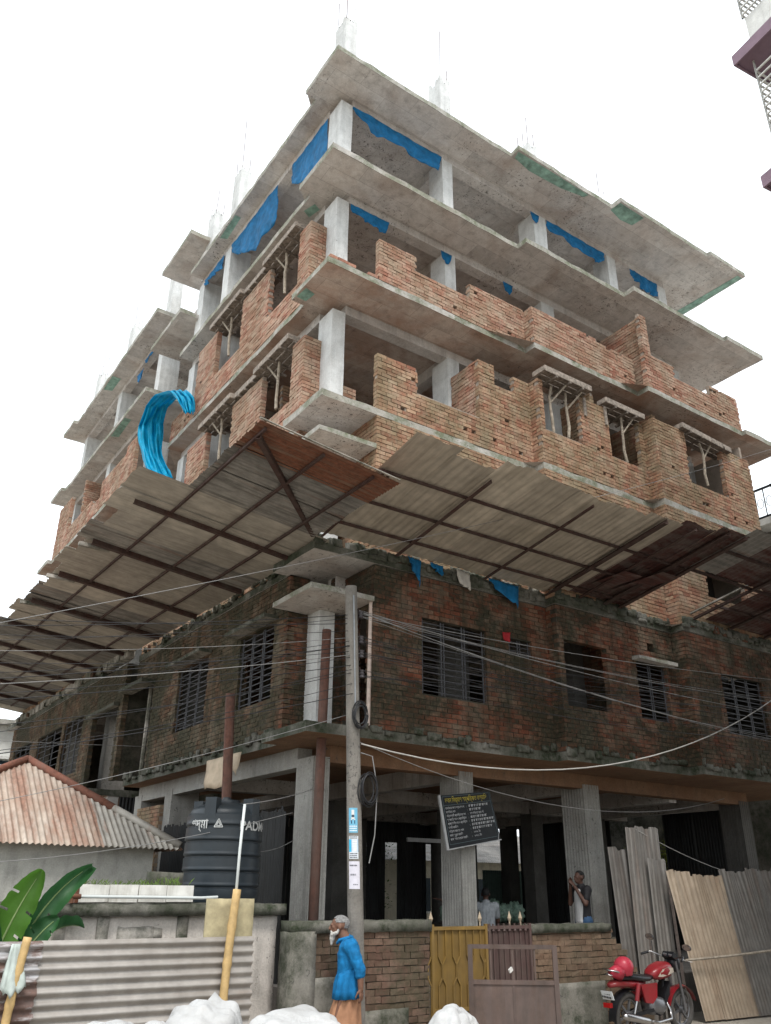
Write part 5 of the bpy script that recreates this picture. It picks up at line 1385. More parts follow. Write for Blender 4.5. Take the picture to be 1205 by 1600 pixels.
# ================================================================== people
def evaluated(o):
    bpy.context.view_layer.update()
    return bpy.data.meshes.new_from_object(o.evaluated_get(bpy.context.evaluated_depsgraph_get()))
def capsule(a, ra, b, rb, n=12):
    """Closed tapered limb with round ends."""
    a, b = Vector(a), Vector(b); d = b-a; L = d.length
    d = d/L if L > 1e-6 else Vector((0, 0, 1))
    s_ = d.cross(Vector((.3, .5, .81))).normalized(); t_ = d.cross(s_)
    prof = [(a, -ra*math.cos(q), ra*math.sin(q)) for q in (R(5), R(30), R(55), R(78))]+[(b, rb*math.cos(q), rb*math.sin(q)) for q in (R(78), R(55), R(30), R(5))]
    v = [c+d*o_+(s_*math.cos(2*math.pi*i/n)+t_*math.sin(2*math.pi*i/n))*r_ for c, o_, r_ in prof for i in range(n)]
    f = [(k_*n+i, k_*n+(i+1) % n, (k_+1)*n+(i+1) % n, (k_+1)*n+i) for k_ in range(len(prof)-1) for i in range(n)]+[tuple(range(n-1, -1, -1)), tuple(range((len(prof)-1)*n, len(prof)*n))]
    me = bpy.data.meshes.new('c'); me.from_pydata([tuple(q) for q in v], [], f)
    bm = bmesh.new(); bm.from_mesh(me); bmesh.ops.recalc_face_normals(bm, faces=bm.faces); bm.to_mesh(me); bm.free()
    return me
def limbs(nodes, edges):
    """Nodes (place, radius[, half spread sideways]) joined by tapered limbs; trunk nodes are doubled sideways to be wider than deep."""
    out = []
    for p_, q_ in edges:
        A_, B_ = nodes[p_], nodes[q_]; wa = A_[2] if len(A_) > 2 else 0; wb = B_[2] if len(B_) > 2 else 0
        for s_ in ((-1, 0, 1) if (wa or wb) else (0,)):
            out.append(capsule(Vector(A_[0])+Vector((0, s_*wa, 0)), A_[1], Vector(B_[0])+Vector((0, s_*wb, 0)), B_[1]))
    return out
def fuse(meshes, voxel, name, mat, parent, T, smooth=6):
    bm = bmesh.new()
    for m_ in meshes:
        bm.from_mesh(m_)
    me = bpy.data.meshes.new(name); bm.to_mesh(me); bm.free()
    o = bpy.data.objects.new(name, me); COL.objects.link(o)
    rm = o.modifiers.new('r', 'REMESH'); rm.mode = 'VOXEL'; rm.voxel_size = voxel; rm.use_smooth_shade = True
    sm = o.modifiers.new('s', 'SMOOTH'); sm.iterations = smooth; sm.factor = .5
    out = evaluated(o); bpy.data.objects.remove(o)
    out.transform(T); out.materials.clear(); out.materials.append(M[mat] if isinstance(mat, str) else mat)
    ob = bpy.data.objects.new(name, out); COL.objects.link(ob)
    for p in out.polygons: p.use_smooth = True
    ob.parent = parent; ob.matrix_parent_inverse = parent.matrix_world.inverted()
    return ob
def ball(c, r_, n=14):
    rx, ry, rz = r_ if isinstance(r_, tuple) else (r_,)*3
    b = MB(); v, f = [], []
    v.append((c[0], c[1], c[2]-rz))
    for j in range(1, n):
        fi = -math.pi/2+math.pi*j/n
        for i in range(2*n):
            a = math.pi*i/n; v.append((c[0]+rx*math.cos(a)*math.cos(fi), c[1]+ry*math.sin(a)*math.cos(fi), c[2]+rz*math.sin(fi)))
    v.append((c[0], c[1], c[2]+rz))
    for i in range(2*n):
        f.append((0, 1+(i+1) % (2*n), 1+i))
        for j in range(n-2): f.append((1+j*2*n+i, 1+j*2*n+(i+1) % (2*n), 1+(j+1)*2*n+(i+1) % (2*n), 1+(j+1)*2*n+i))
        f.append((len(v)-1, 1+(n-2)*2*n+i, 1+(n-2)*2*n+(i+1) % (2*n)))
    me = bpy.data.meshes.new('b'); me.from_pydata(v, [], f); return me
def head_meshes(c, h=.225, nod=0.0):
    """x forward. c is the centre of the skull; h the head height."""
    k_ = h/.225; out = []
    def bl(x, y, z, r_): out.append(ball((c[0]+x*k_, c[1]+y*k_, c[2]+z*k_), tuple(q*k_ for q in r_) if isinstance(r_, tuple) else r_*k_))
    bl(-.008, 0, .02, (.098, .076, .093)); bl(.03, 0, -.045, (.062, .056, .07)); bl(.055, 0, -.085, (.032, .036, .026))
    bl(.088, 0, .012, (.018, .05, .012)); bl(.100, 0, -.022, (.022, .014, .024)); bl(.112, 0, -.036, (.014, .017, .012)); bl(.088, 0, -.062, (.018, .028, .010)); bl(.086, 0, -.075, (.016, .026, .010))
    for s_ in (-1, 1): bl(.06, s_*.036, -.018, (.024, .022, .028)); bl(-.005, s_*.078, -.012, (.022, .012, .034)); bl(.078, s_*.032, -.004, (.014, .016, .010))
    return out
def hand(wrist, dirn, palm, spread, curl, sc=1.0):
    """Palm fanned from the wrist, four jointed fingers of unequal length, thumb off the side of the palm."""
    d, p_, s_ = (Vector(q).normalized() for q in (dirn, palm, spread)); w_ = Vector(wrist); out = []
    for i, L in enumerate((.070, .080, .074, .058)):
        kn = w_+d*(.088-.004*abs(i-1))*sc+s_*(.031-.0205*i)*sc
        out.append(capsule(w_+s_*(.012-.008*i)*sc, .017*sc, kn, .0125*sc, 8))
        q, dd = kn, d.copy()
        for j in range(3):
            dd = (dd+p_*math.tan(curl*(.6+.5*j))).normalized(); q2 = q+dd*L*sc*(.44, .32, .24)[j]
            out.append(capsule(q, (.0105-.0008*j)*sc, q2, (.0098-.0009*j)*sc, 8)); q = q2
    q = w_+d*.018*sc+s_*.016*sc
    for L, v_, r_ in ((.042, d*.6+s_*.8+p_*.3, .014), (.036, d*.9+s_*.3+p_*.35, .012), (.028, d+p_*.5, .0105)):
        q2 = q+v_.normalized()*L*sc; out.append(capsule(q, r_*sc, q2, r_*.9*sc, 8)); q = q2
    return out
def wrinkle(o, amp, axis_scale, seed=0):
    """Cloth folds: push the surface along its normals by stretched noise."""
    me = o.data; nr = [v.normal.copy() for v in me.vertices]
    for v, n2 in zip(me.vertices, nr):
        p_ = Vector((v.co.x*axis_scale[0], v.co.y*axis_scale[1], v.co.z*axis_scale[2]))+Vector((seed, seed*2, 0))
        v.co += n2*amp*(abs(mnoise.noise(p_))*2+.6*mnoise.noise(p_*2.3)-.5)
    return o
M['skin'] = m_plain('brown_skin', (.17, .085, .055), .55, .12, 20, bump=.1)
M['skin_dark'] = m_plain('darker_brown_skin', (.10, .05, .035), .55, .12, 20, bump=.1)
M['shirt_blue'] = m_cloth('bright_blue_cotton', (.005, .135, .32), 0, .85, .3, 14)
M['lungi'] = m_cloth('tan_orange_lungi', (.36, .185, .105), 0, .85, .2, 9)
M['grey_hair'] = m_plain('grey_hair', (.22, .215, .21), .9, .3, 60)
M['white_beard'] = m_plain('white_beard', (.48, .46, .43), .9, .25, 60)
M['black_hair'] = m_plain('black_hair', (.012, .011, .011), .6, .3, 60)
M['cloth_black'] = m_cloth('black_cotton', (.016, .015, .017))
M['cloth_white'] = m_cloth('white_cotton', (.45, .44, .43))
M['cloth_denim'] = m_cloth('blue_denim', (.03, .07, .14))
M['cloth_grey'] = m_cloth('grey_checked_cotton', (.30, .32, .34), scale=20)
M['cloth_navy'] = m_cloth('navy_cotton', (.012, .06, .13))

# -- man in blue, walking to the left (local x = the way he faces, y = his left, towards the street)
face = math.atan2(math.sin(yaw), -math.cos(yaw))
man = thing('person', 'bearded older man in a bright blue shirt and tan lungi walking left', 'person', (-.98, -2.70, GZ), rz=face)
T0 = man.matrix_world @ Matrix.Diagonal((1.13, 1.13, 1.02, 1))
H = 1.58
nod = {'pel': ((-.025, 0, .86), .095, .035), 'spn': ((-.03, 0, 1.02), .10, .035), 'chs': ((-.03, 0, 1.20), .105, .05), 'nkb': ((-.005, 0, 1.325), .068), 'nk': ((.03, 0, 1.385), .060), 'hd': ((.055, 0, 1.45), .054),
       'sl': ((-.05, .155, 1.285), .062), 'el': ((-.165, .19, 1.04), .043), 'wl': ((-.175, .20, .83), .030), 'sr': ((-.04, -.155, 1.285), .062), 'er': ((-.10, -.22, 1.03), .043), 'wr': ((.0, -.26, .84), .030),
       'hl': ((-.025, .075, .80), .085), 'kl': ((.06, .085, .48), .066), 'al': ((-.08, .085, .09), .040), 'tl': ((.06, .085, .035), .032), 'hr': ((-.025, -.075, .80), .085), 'kr': ((.0, -.085, .48), .066), 'ar': ((.12, -.085, .08), .040), 'tr': ((.27, -.085, .035), .032)}
ed = [('pel', 'spn'), ('spn', 'chs'), ('chs', 'nkb'), ('nkb', 'nk'), ('nk', 'hd'), ('chs', 'sl'), ('sl', 'el'), ('el', 'wl'), ('chs', 'sr'), ('sr', 'er'), ('er', 'wr'), ('pel', 'hl'), ('hl', 'kl'), ('kl', 'al'), ('al', 'tl'), ('pel', 'hr'), ('hr', 'kr'), ('kr', 'ar'), ('ar', 'tr')]
parts = limbs(nod, ed)+head_meshes((.075, 0, 1.49), .222)
parts += hand((-.175, .20, .84), (-.10, -.02, -1), (.9, -.3, 0), (.5, .8, 0), .28, .95)+hand((.0, -.26, .85), (.1, .02, -1), (.2, .9, 0), (1, -.2, 0), .3, .95)
fuse(parts, .0075, 'body', 'skin', man, T0, 3)
sh = {'a': ((-.03, 0, .90), .124, .042), 'b': ((-.035, 0, 1.0), .124, .04), 'c': ((-.035, 0, 1.16), .128, .05), 'd': ((-.035, 0, 1.25), .11, .06), 'e': ((.0, 0, 1.335), .07),
      'sl': ((-.05, .15, 1.275), .085), 'ul': ((-.115, .185, 1.15), .070), 'el': ((-.165, .195, 1.03), .066), 'fl': ((-.165, .185, .985), .058), 'sr': ((-.04, -.15, 1.275), .085), 'ur': ((-.08, -.185, 1.15), .070), 'er': ((-.10, -.205, 1.03), .066), 'fr': ((-.08, -.2, .985), .058)}
fuse(limbs(sh, [('a', 'b'), ('b', 'c'), ('c', 'd'), ('d', 'e'), ('d', 'sl'), ('sl', 'ul'), ('ul', 'el'), ('el', 'fl'), ('d', 'sr'), ('sr', 'ur'), ('ur', 'er'), ('er', 'fr')]), .009, 'shirt', 'shirt_blue', man, T0, 3)
wrinkle(bpy.data.objects['shirt'], .010, (11, 11, 7), 3)
def ring_cloth(rings, n, name, mat, parent, T, fold=.02, nf=9, tilt=0.0):
    b = MB(); v, f = [], []
    for k_, (x, y, z, rx, ry) in enumerate(rings):
        for i in range(n):
            a = 2*math.pi*i/n; w_ = 1+fold*(k_+1)/len(rings)*math.sin(nf*a+k_*.5)/max(rx, .05)*.3
            v.append(T @ Vector((x+rx*w_*math.cos(a), y+ry*w_*math.sin(a), z+tilt*math.cos(a)*(1-k_/len(rings)))))
    for k_ in range(len(rings)-1):
        for i in range(n): f.append((k_*n+i, k_*n+(i+1) % n, (k_+1)*n+(i+1) % n, (k_+1)*n+i))
    o = b.add(v, f).build(name, mat, parent, True)
    md = o.modifiers.new('t', 'SOLIDIFY'); md.thickness = .006
    return o
ring_cloth([(-.033, 0, 1.02, .118, .158), (-.033, 0, .98, .128, .170), (-.03, 0, .90, .140, .178), (-.033, 0, .80, .148, .184), (-.035, 0, .72, .154, .188)], 72, 'shirt_tail', 'shirt_blue', man, T0, .06, 9, -.05)
ring_cloth([(-.025, 0, .90, .118, .135), (-.03, 0, .70, .138, .152), (.0, 0, .5, .175, .16), (.02, 0, .3, .21, .16), (.03, 0, .14, .24, .165)], 56, 'lungi', 'lungi', man, T0, .05, 11)
col_ = {'a': ((-.055, 0, 1.36), .03), 'b': ((-.02, .075, 1.36), .022), 'c': ((.07, .055, 1.335), .02), 'd': ((.095, .02, 1.30), .018), 'e': ((-.02, -.075, 1.36), .022), 'f': ((.07, -.055, 1.335), .02)}
fuse(limbs(col_, [('a', 'b'), ('b', 'c'), ('c', 'd'), ('a', 'e'), ('e', 'f')]), .008, 'collar', 'shirt_blue', man, T0, 2)
def hair_cap(c, k_, name, mat, parent, T, zcut, front):
    me = ball((0, 0, 0), 1.0, 18); bm = bmesh.new(); bm.from_mesh(me)
    bmesh.ops.delete(bm, geom=[v for v in bm.verts if (v.co.z < zcut and v.co.x > -.35) or v.co.z < -.62 or (v.co.x > front and v.co.z < .55)], context='VERTS')
    me2 = bpy.data.meshes.new(name)
    for v in bm.verts: v.co = Vector((c[0]+(-.010+v.co.x*.104)*k_, c[1]+v.co.y*.082*k_, c[2]+(.022+v.co.z*.098)*k_))*1.0+Vector([random.uniform(-.0015, .0015) for _ in range(3)])
    bm.to_mesh(me2); bm.free(); me2.transform(T); me2.materials.append(M[mat])
    o = bpy.data.objects.new(name, me2); COL.objects.link(o); o.parent = parent; o.matrix_parent_inverse = parent.matrix_world.inverted()
    md = o.modifiers.new('t', 'SOLIDIFY'); md.thickness = .006*k_
    return o
hair_cap((.075, 0, 1.49), .222/.225, 'hair', 'grey_hair', man, T0, .15, .62)
beard = [capsule((.145, 0, 1.405), .036, (.155, 0, 1.345), .030), capsule((.155, 0, 1.35), .030, (.160, 0, 1.285), .012), capsule((.168, .026, 1.430), .009, (.168, -.026, 1.430), .009)]
for s_ in (-1, 1): beard += [capsule((.075, s_*.066, 1.46), .012, (.10, s_*.058, 1.415), .018), capsule((.10, s_*.056, 1.415), .020, (.145, s_*.02, 1.395), .030), capsule((.168, s_*.024, 1.43), .008, (.15, s_*.036, 1.40), .012)]
fuse(beard, .006, 'beard', 'white_beard', man, T0, 2)

def simple_person(label, loc, rz, shirt, trousers, height, arm_l, arm_r, seated=False, skin='skin_dark', hair='black_hair', vest=None):
    p_ = thing('person', label, 'person', loc, rz=rz); T = p_.matrix_world.copy() @ Matrix.Scale(height/1.65, 4)
    drop = .40 if seated else 0
    n1 = {'pel': ((0, 0, .90-drop), .10, .05), 'spn': ((0, 0, 1.08-drop), .095, .04), 'chs': ((0, 0, 1.25-drop), .10, .06), 'nk': ((.01, 0, 1.42-drop), .055), 'hd': ((.02, 0, 1.50-drop), .05), 'sl': ((0, .17, 1.35-drop), .06), 'el': ((arm_l[0][0], arm_l[0][1], arm_l[0][2]-drop), .042), 'wl': ((arm_l[1][0], arm_l[1][1], arm_l[1][2]-drop), .03),
          'sr': ((0, -.17, 1.35-drop), .06), 'er': ((arm_r[0][0], arm_r[0][1], arm_r[0][2]-drop), .042), 'wr': ((arm_r[1][0], arm_r[1][1], arm_r[1][2]-drop), .03)}
    e1 = [('pel', 'spn'), ('spn', 'chs'), ('chs', 'nk'), ('nk', 'hd'), ('chs', 'sl'), ('sl', 'el'), ('el', 'wl'), ('chs', 'sr'), ('sr', 'er'), ('er', 'wr')]
    for s_, q in ((1, 'l'), (-1, 'r')):
        if seated: n1.update({'h'+q: ((.05, s_*.10, .46), .09), 'k'+q: ((.45, s_*.12, .47), .065), 'a'+q: ((.42, s_*.12, .08), .042), 't'+q: ((.56, s_*.12, .035), .034)})
        else: n1.update({'h'+q: ((0, s_*.09, .84), .095), 'k'+q: ((.01, s_*.10, .48), .065), 'a'+q: ((-.01, s_*.10, .08), .042), 't'+q: ((.14, s_*.11, .035), .034)})
        e1 += [('pel', 'h'+q), ('h'+q, 'k'+q), ('k'+q, 'a'+q), ('a'+q, 't'+q)]
    parts = limbs(n1, e1)+head_meshes((.03, 0, 1.555-drop), .215)
    for q, arm, pd in (('L', arm_l, -1), ('R', arm_r, 1)):
        d = Vector(arm[1])-Vector(arm[0])
        w_ = Vector(arm[1])-Vector((0, 0, drop))
        parts += hand(tuple(w_), tuple(d), (.3, pd, .1), (1, .1, .2), .35)
    fuse(parts, .009, 'body', skin, p_, T, 3)
    s2 = {'a': ((0, 0, .88-drop), .122, .05), 'b': ((0, 0, 1.08-drop), .112, .045), 'c': ((0, 0, 1.27-drop), .115, .06), 'd': ((.005, 0, 1.40-drop), .075), 'sl': ((0, .165, 1.345-drop), .082), 'el': (tuple(Vector((0, .165, 1.345-drop)).lerp(Vector(n1['el'][0]), .62)), .064), 'sr': ((0, -.165, 1.345-drop), .082), 'er': (tuple(Vector((0, -.165, 1.345-drop)).lerp(Vector(n1['er'][0]), .62)), .064)}
    fuse(limbs(s2, [('a', 'b'), ('b', 'c'), ('c', 'd'), ('c', 'sl'), ('sl', 'el'), ('c', 'sr'), ('sr', 'er')]), .01, 'shirt', shirt, p_, T, 2)
    t2 = {'p': (n1['pel'][0], .115, .05)}; te = []
    for q in 'lr':
        for j, r_ in (('h', .108), ('k', .08), ('a', .062)): t2[j+q] = (n1[j+q][0], r_)
        te += [('p', 'h'+q), ('h'+q, 'k'+q), ('k'+q, 'a'+q)]
    fuse(limbs(t2, te), .01, 'trousers', trousers, p_, T, 2)
    hair_cap((.03, 0, 1.555-drop), .215/.225, 'hair', hair, p_, T, .12, .6)
    if vest:
        v2 = {'a': ((.035, 0, .86-drop), .115, .02), 'b': ((.035, 0, 1.1-drop), .108, .02), 'c': ((.04, 0, 1.28-drop), .10, .02)}
        fuse(limbs(v2, [('a', 'b'), ('b', 'c')]), .01, 'undershirt', vest, p_, T, 2)
    return p_
down_l, down_r = ((-.03, .22, 1.08), (.03, .22, .84)), ((-.03, -.22, 1.08), (.03, -.22, .84))
simple_person('young man in black shirt over white, hand raised to his face', (5.15, -.95, .72), face+R(25), 'cloth_black', 'cloth_denim', 1.66, ((.10, .22, 1.12), (.19, .06, 1.40)), ((.12, -.2, 1.12), (.2, -.05, 1.42)), vest='cloth_white')
simple_person('person in dark blue partly hidden by the boarded column', (3.42, .55, .72), face, 'cloth_navy', 'cloth_denim', 1.72, ((.05, .22, 1.08), (.24, .16, 1.12)), down_r)
simple_person('seated person in a grey shirt seen from behind above the gate', (3.95, .3, .86), R(55), 'cloth_grey', 'cloth_black', 1.62, ((.12, .22, 1.1), (.3, .16, 1.05)), ((.12, -.22, 1.1), (.3, -.16, 1.05)), True)
tag(MB().box((3.78, .12, .72), (4.12, .5, 1.18), j=.01).build('wooden_stool', 'timber_dark'), 'dark stool under the seated person', 'stool')

# ================================================================== inside the ground floor and behind it
M['tin_black'] = m_tin('dark_partition_sheet', (.026, .028, .029), rust=(.03, .025, .022), rust_at=(.5, .7), metal=.1, dirt=(.016, .016, .016), dirt_amt=.7)  # near-black base colour for the ground-floor partition sheets
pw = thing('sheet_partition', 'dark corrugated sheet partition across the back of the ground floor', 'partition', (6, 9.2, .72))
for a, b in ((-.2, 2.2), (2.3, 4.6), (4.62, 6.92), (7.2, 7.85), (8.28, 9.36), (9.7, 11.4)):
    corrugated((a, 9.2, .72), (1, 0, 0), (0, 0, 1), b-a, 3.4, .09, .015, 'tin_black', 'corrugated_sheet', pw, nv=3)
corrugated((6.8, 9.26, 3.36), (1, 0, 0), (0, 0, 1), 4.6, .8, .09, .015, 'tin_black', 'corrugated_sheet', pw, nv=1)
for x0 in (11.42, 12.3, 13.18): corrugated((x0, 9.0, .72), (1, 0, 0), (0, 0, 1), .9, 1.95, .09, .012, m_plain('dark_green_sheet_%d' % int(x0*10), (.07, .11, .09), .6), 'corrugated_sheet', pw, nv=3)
pw3 = thing('sheet_partition', 'dark corrugated sheet wall added to keep light out at the right end of the ground floor', 'partition', (12.9, 5, .72))  # added wall: blocks daylight so the ground floor stays dark
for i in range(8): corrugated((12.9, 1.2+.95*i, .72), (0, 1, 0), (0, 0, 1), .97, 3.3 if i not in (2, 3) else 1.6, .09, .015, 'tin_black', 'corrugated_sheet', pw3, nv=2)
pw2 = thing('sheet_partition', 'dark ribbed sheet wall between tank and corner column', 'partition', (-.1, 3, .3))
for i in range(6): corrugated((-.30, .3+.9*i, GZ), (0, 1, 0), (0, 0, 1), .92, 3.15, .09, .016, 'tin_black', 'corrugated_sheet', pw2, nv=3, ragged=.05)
# brick infill and a pale plaster panel at the far end of the left ground floor
st2 = []
inf = thing('infill_wall', 'pale brick infill wall under the left ledge near the stair', 'wall', (-.3, 6, GZ))
brick_wall('y', -.34, 5.98, 7.4, GZ, 3.7, (), 0, .2, parent=inf, store=st2, mortar='mortar'); lay(st2, 120, inf, 'brick_courses', ['brick_mid'])
# bundle of plastic bags and cabbages on a bench inside
M['green_plastic'] = m_cloth('green_white_plastic', (.30, .42, .34), .5, .4, .5, 14)
M['bench'] = m_plain('dark_bench', (.05, .04, .03), .8)
bt = thing('work_table', 'dark work table behind the gate carrying plastic bundles', 'table', (4.6, 1.4, .72))
MB().box((3.85, 1.1, 1.42), (5.95, 1.9, 1.47)).build('table_top', 'bench', bt)
for x in (3.9, 5.85):
    for y in (1.15, 1.82): MB().box((x, y, .72), (x+.06, y+.06, 1.42)).build('leg', 'bench', bt)
for i in range(7):
    cx = 3.98+.28*i; rn = random.Random(40+i); ph = rn.uniform(0, 6)
    def fn(u, v, cx=cx, ph=ph):
        a = u*2*math.pi; f_ = (v-.5)*math.pi
        k_ = 1+.18*math.sin(5*a+ph)*math.cos(f_)+.12*math.sin(9*a+7*f_+ph)+.1*math.sin(13*f_+ph)
        return (cx+.17*math.cos(a)*math.cos(f_)*k_, 1.4+.17*math.sin(a)*math.cos(f_)*k_, 1.65+(.19+.04*math.sin(i*2.1))*math.sin(f_)*k_)
    tag(MB().grid(fn, 28, 18).build('plastic_bundle', 'green_plastic', None, True), 'crumpled green and white plastic bundle in the row on the table', 'bundle', 'plastic bundles in a row on the work table')
tag(MB().box((4.3, 3.2, 3.02), (5.7, 3.26, 3.10)).build('tube_lamp', 'board_white'), 'pale tube lamp casing hanging inside the ground floor', 'lamp')

# neighbouring buildings
M['cream_wall'] = m_concrete('cream_wall', (.62, .57, .46), (.50, .45, .36), stain_at=(.55, .8), pits=.8)
M['white_wall'] = m_concrete('white_painted_wall', (.66, .66, .63), (.52, .51, .48), stain_at=(.55, .8), pits=.8)
M['blue_wall'] = m_concrete('pale_blue_wall', (.50, .60, .66), (.42, .50, .56), stain_at=(.55, .8), pits=.8)
M['mauve'] = m_plain('mauve_slab_paint', (.22, .15, .19), .7, .1, 4)
M['glass_dark'] = m_plain('dark_window_glass', (.03, .045, .06), .1, .1, 3, spec=.6, bump=0)
rb_ = thing('cream_house', 'cream house with grey sheet roof seen through the back of the ground floor', 'house', (12, 15.5, GZ))
MB().box((5, 14, GZ), (24, 19, 3.1)).build('wall', 'cream_wall', rb_)
for i in range(20): corrugated((4.8+i*.95, 13.7, 3.08), (1, 0, 0), (0, 2.6, 1.2), 1.0, 2.9, .1, .015, 'tin_dark', 'roof_sheet', rb_, nv=1)
for x in (7.2, 12.0, 15.5, 19.0):
    w_ = MB().box((x, 13.96, 1.4), (x+1.2, 13.99, 2.5)).build('window', 'glass_dark', rb_)
    MB().box((x-.06, 13.92, 1.34), (x+1.26, 13.955, 1.40)).build('sill', 'white_wall', w_)
lb = thing('apartment_building', 'pale block beyond the far end of the left facade', 'building', (-3, 25, GZ))
MB().box((-9, 22, GZ), (-.35, 28, 7.62)).build('wall', 'white_wall', lb); MB().box((-9.2, 21.6, 7.62), (-.15, 28.3, 7.80)).build('roof_slab', 'slab_edge', lb)
for x in (-1.25, -3.4, -5.6):
    w_ = MB().box((x, 21.95, 5.0), (x+.95, 21.99, 6.35)).build('window', 'glass_dark', lb)
    MB().box((x-.1, 21.8, 6.4), (x+1.05, 21.99, 6.5)).build('sun_shade', 'white_wall', w_)
    b = MB()
    for i in range(8): b.bar((x, 21.93, 5.05+.165*i), (x+.95, 21.93, 5.05+.165*i), .025, .025)
    b.build('window_grille', 'blue_wall', w_)
# tower across the lane: only its upper corner enters the picture at the top right
AB = thing('apartment_tower', 'pale apartment tower with mauve balcony slabs at the top right corner', 'building', (4.39, -7.33, GZ), rz=R(-7.5))
TA = AB.matrix_world.copy()
def tb(a, b, name, mat, parent=AB):
    m_ = MB().box(a, b); m_.v = [tuple(TA @ Vector(q)) for q in m_.v]; return m_.build(name, mat, parent)
for k_ in range(7):
    z = 1.1+3.1*k_-GZ
    tb((.0, -9.0, z-.16), (9.0, .0, z), 'balcony_slab', 'mauve'); tb((-.04, -9.04, z-.22), (.0, .04, z+.04), 'slab_rim', 'mauve'); tb((.0, .0, z-.22), (9.04, .04, z+.04), 'slab_rim', 'mauve')
    if k_ < 6:
        tb((1.0, -8.9, z), (8.9, -.62, z+2.94), 'wall', 'blue_wall' if k_ % 2 else 'white_wall')
        tb((.25, -8.9, z), (1.0, -.22, z+1.0), 'parapet', 'white_wall'); tb((1.0, -.62, z), (8.9, -.22, z+1.0), 'parapet', 'white_wall')
        b = MB()
        for i in range(9): b.bar((.22, -8.8, z+1.1+.19*i), (.22, -.20, z+1.1+.19*i), .03, .03); b.bar((.22, -.20, z+1.1+.19*i), (8.8, -.20, z+1.1+.19*i), .03, .03)
        for i in range(10): b.bar((.22, -.20-.9*i, z+1.0), (.22, -.20-.9*i, z+2.9), .03, .03, up=(1, 0, 0)); b.bar((.22+.9*i, -.20, z+1.0), (.22+.9*i, -.20, z+2.9), .03, .03, up=(1, 0, 0))
        b.v = [tuple(TA @ Vector(q)) for q in b.v]; b.build('balcony_grille', 'white_wall', AB)
        for i in range(3):
            y = -2.4-2.6*i; w_ = tb((.985, y, z+1.0), (.998, y+1.3, z+2.3), 'window', 'glass_dark'); tb((.97, y-.05, z+.95), (.984, y+1.35, z+1.0), 'sill', 'white_wall', w_)
tb((1.0, -8.9, 0), (8.9, -.62, 1.1-GZ-.16), 'wall', 'white_wall')
# house to the right with a railed balcony
RB = thing('railed_house', 'grey house with an iron balcony railing at the right edge', 'building', (17.5, 3, GZ))
MB().box((15.2, -.4, GZ), (22, 9, 11.9)).build('wall', 'plaster_wall', RB); MB().box((14.6, -.9, 11.9), (22.4, 9.3, 12.1)).build('balcony_slab', 'white_wall', RB)
b = MB()
for y in [(-.85+.28*i) for i in range(30)]:
    b.bar((14.65, y, 12.1), (14.65, y, 13.05), .025, .025, up=(1, 0, 0)); b.tube([(14.65, y+.14+.1*math.cos(a), 12.6+.16*math.sin(a)) for a in [2*math.pi*i/8 for i in range(9)]], .012, 4, caps=False)
for z in (12.15, 13.05): b.bar((14.65, -.9, z), (14.65, 8, z), .05, .06)
for x in [(14.65+.28*i) for i in range(20)]: b.bar((x, -.85, 12.1), (x, -.85, 13.05), .025, .025, up=(1, 0, 0))
b.bar((14.6, -.85, 13.05), (22, -.85, 13.05), .05, .06)
b.build('railing', 'bike_black', RB)
MB().box((15.3, -.6, 11.0), (16.2, -.402, 11.6)).build('sun_shade', 'plaster_old', RB)

# ---- trees
M['bark'] = m_plain('bark', (.10, .075, .055), .95, .3, 10)
M['leaf'] = m_cloth('tree_leaf', (.065, .12, .03), .35, .5, .35, 3)
M['leaf_y'] = m_cloth('yellow_green_leaf', (.17, .19, .03), .4, .5, .3, 3)
def tree(label, base, h, spread, n, seed, mat='leaf', leaf=.11):
    rn = random.Random(seed); base = Vector(base)
    t_ = thing('leafy_tree', label, 'tree', tuple(base))
    b = MB(); tips = []
    top = base+Vector((rn.uniform(-.2, .2), rn.uniform(-.2, .2), h*.55))
    b.tube([base, base.lerp(top, .5)+Vector((.08, .05, 0)), top], [.14*h/5, .11*h/5, .08*h/5], 9)
    for i in range(11):
        a = i*2.4; st = base.lerp(top, .45+.05*i); e = st+Vector((math.cos(a)*spread*rn.uniform(.5, 1), math.sin(a)*spread*rn.uniform(.5, 1), h*rn.uniform(.12, .42)))
        m_ = st.lerp(e, .5)+Vector((0, 0, .15)); b.tube([st, m_, e], [.05*h/5, .03*h/5, .012], 6); tips += [m_, e, st.lerp(e, .75)]
    b.build('trunk', 'bark', t_, True)
    lf = MB()
    for i in range(n):
        c = rn.choice(tips)+Vector([rn.gauss(0, spread*.22) for _ in range(3)])
        a, e = rn.uniform(0, 6.3), rn.uniform(-.9, .5); d = Vector((math.cos(a)*math.cos(e), math.sin(a)*math.cos(e), math.sin(e))); s_ = d.cross(Vector((rn.uniform(-.4, .4), rn.uniform(-.4, .4), 1))).normalized(); L = leaf*rn.uniform(.6, 1.3)
        lf.add([c, c+d*L*.5+s_*L*.26, c+d*L, c+d*L*.5-s_*L*.26], [(0, 1, 2, 3)])
    tag(lf.build('crown', mat, t_), kind='stuff')
tree('dark tree seen through the right end of the ground floor', (17.2, 4.0, GZ), 5.6, 1.7, 5200, 5)
tree('yellow green tree behind the right ground floor columns', (14.6, 4.6, GZ), 4.6, 1.0, 3200, 9, 'leaf_y')
tree('leafy tree behind the building seen between the back columns', (8.6, 12.0, GZ), 5.0, 1.2, 3000, 12)

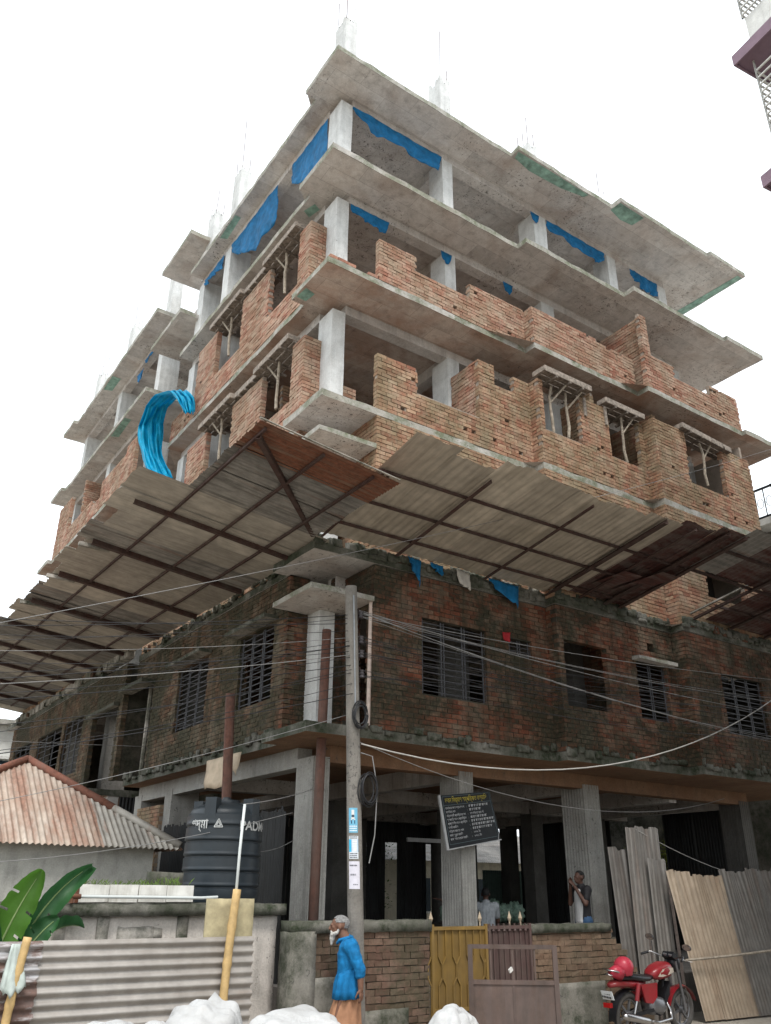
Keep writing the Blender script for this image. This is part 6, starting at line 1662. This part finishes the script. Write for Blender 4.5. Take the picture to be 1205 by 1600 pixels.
# ================================================================== overhead wires
def wire(a, b, sag, r_, mat, label, group=None, n=18, name='overhead_wire'):
    a, b = Vector(a), Vector(b)
    pts = [a.lerp(b, i/n)-Vector((0, 0, sag*4*(i/n)*(1-i/n))) for i in range(n+1)]
    return tag(MB().tube(pts, r_, 5).build(name, mat, None, True), label, 'wire', group)
G1, L1 = 'thin wires from the pole to the left', 'thin dark wire strung from the pole towards the left edge'
G2, L2 = 'thin wires from the pole to the right', 'thin dark wire in the bundle along the right facade'
pa = lambda z: pole_at(z)+Vector((.1, -.06, 0))
rw = random.Random(4)
lefts = [(5.74, -1.65, 5.07), (5.40, -1.94, 4.74), (5.36, -2.17, 4.48), (5.15, -2.4, 4.21), (5.12, -2.47, 4.14), (4.9, -2.77, 3.8), (4.6, -3.17, 3.36), (5.7, -1.8, 4.9), (5.3, -2.3, 4.32), (5.0, -2.6, 4.0), (5.5, -1.75, 4.98), (5.2, -2.05, 4.62), (5.28, -2.35, 4.28), (4.95, -2.9, 3.66), (4.75, -3.05, 3.5), (5.6, -1.5, 5.2)]
for i, (z, y, z2) in enumerate(lefts):
    a = pa(z); b = Vector((-5.5, y, z2)); far = a+(b-a)*1.7
    wire(a, far, .12+.05*(i % 3), .004 if i % 3 else .0055, 'cable_grey' if i in (1, 3) else 'cable_black', L1, G1)
for i in range(26):
    z = INS[i % 4]+rw.uniform(-.06, .06); a = pa(z)
    zz = 5.0+.05*i+rw.uniform(-.04, .04); b = Vector((8.7, -3.2+rw.uniform(-.3, .3), zz)); far = a+(b-a)*1.6
    wire(a, far, .35+rw.uniform(-.1, .25), rw.choice((.003, .0038, .005)), 'cable_black' if i % 4 else 'cable_grey', L2, G2)
wire(pole_at(3.88)+Vector((.1, -.05, 0)), (8.7, -3.2, 5.60), .78, .011, 'cable_white', 'thick pale cable sagging from the pole up to the right edge')
wire((-12, -2.9, 2.2), (10.7, -3.2, 11.95), .35, .0045, 'cable_grey', 'lone pale wire rising steeply across the canopy to the right')
wire(pole_at(3.9)+Vector((.08, -.05, 0)), (9.5, -1.2, 3.9), .55, .005, 'cable_grey', 'thin pale wire drooping across the ground floor beam')
wire((5.6, -1.9, 3.1), (9.5, -1.6, 2.3), .1, .007, 'cable_white', 'pinkish wire from the tall sheet towards the right')
wire((-6.5, .8, 2.25), (-1.0, -1.2, 3.05), .22, .005, 'cable_grey', 'thin wire hanging past the tank lid to the tin house')
wire((-2.46, -2.6, 2.98), (-.45, -.8, 3.45), .03, .006, 'cable_grey', 'thin line from the pale pipe up to the corner column')
wire((-7.0, 2.0, 2.6), (-.7, -2.4, 4.35), .15, .005, 'cable_grey', 'thin wire slanting over the rusty roof up to the pole')
wire((-6.0, 8.0, 4.9), (-.68, 6.4, 4.95), .02, .006, 'cable_grey', 'level wire ending at the left stair opening')
wire((-1.15, -.2, 2.55), (-.3, .0, 2.75), .06, .006, 'cable_grey', 'short slack wire between the tank and the corner column')
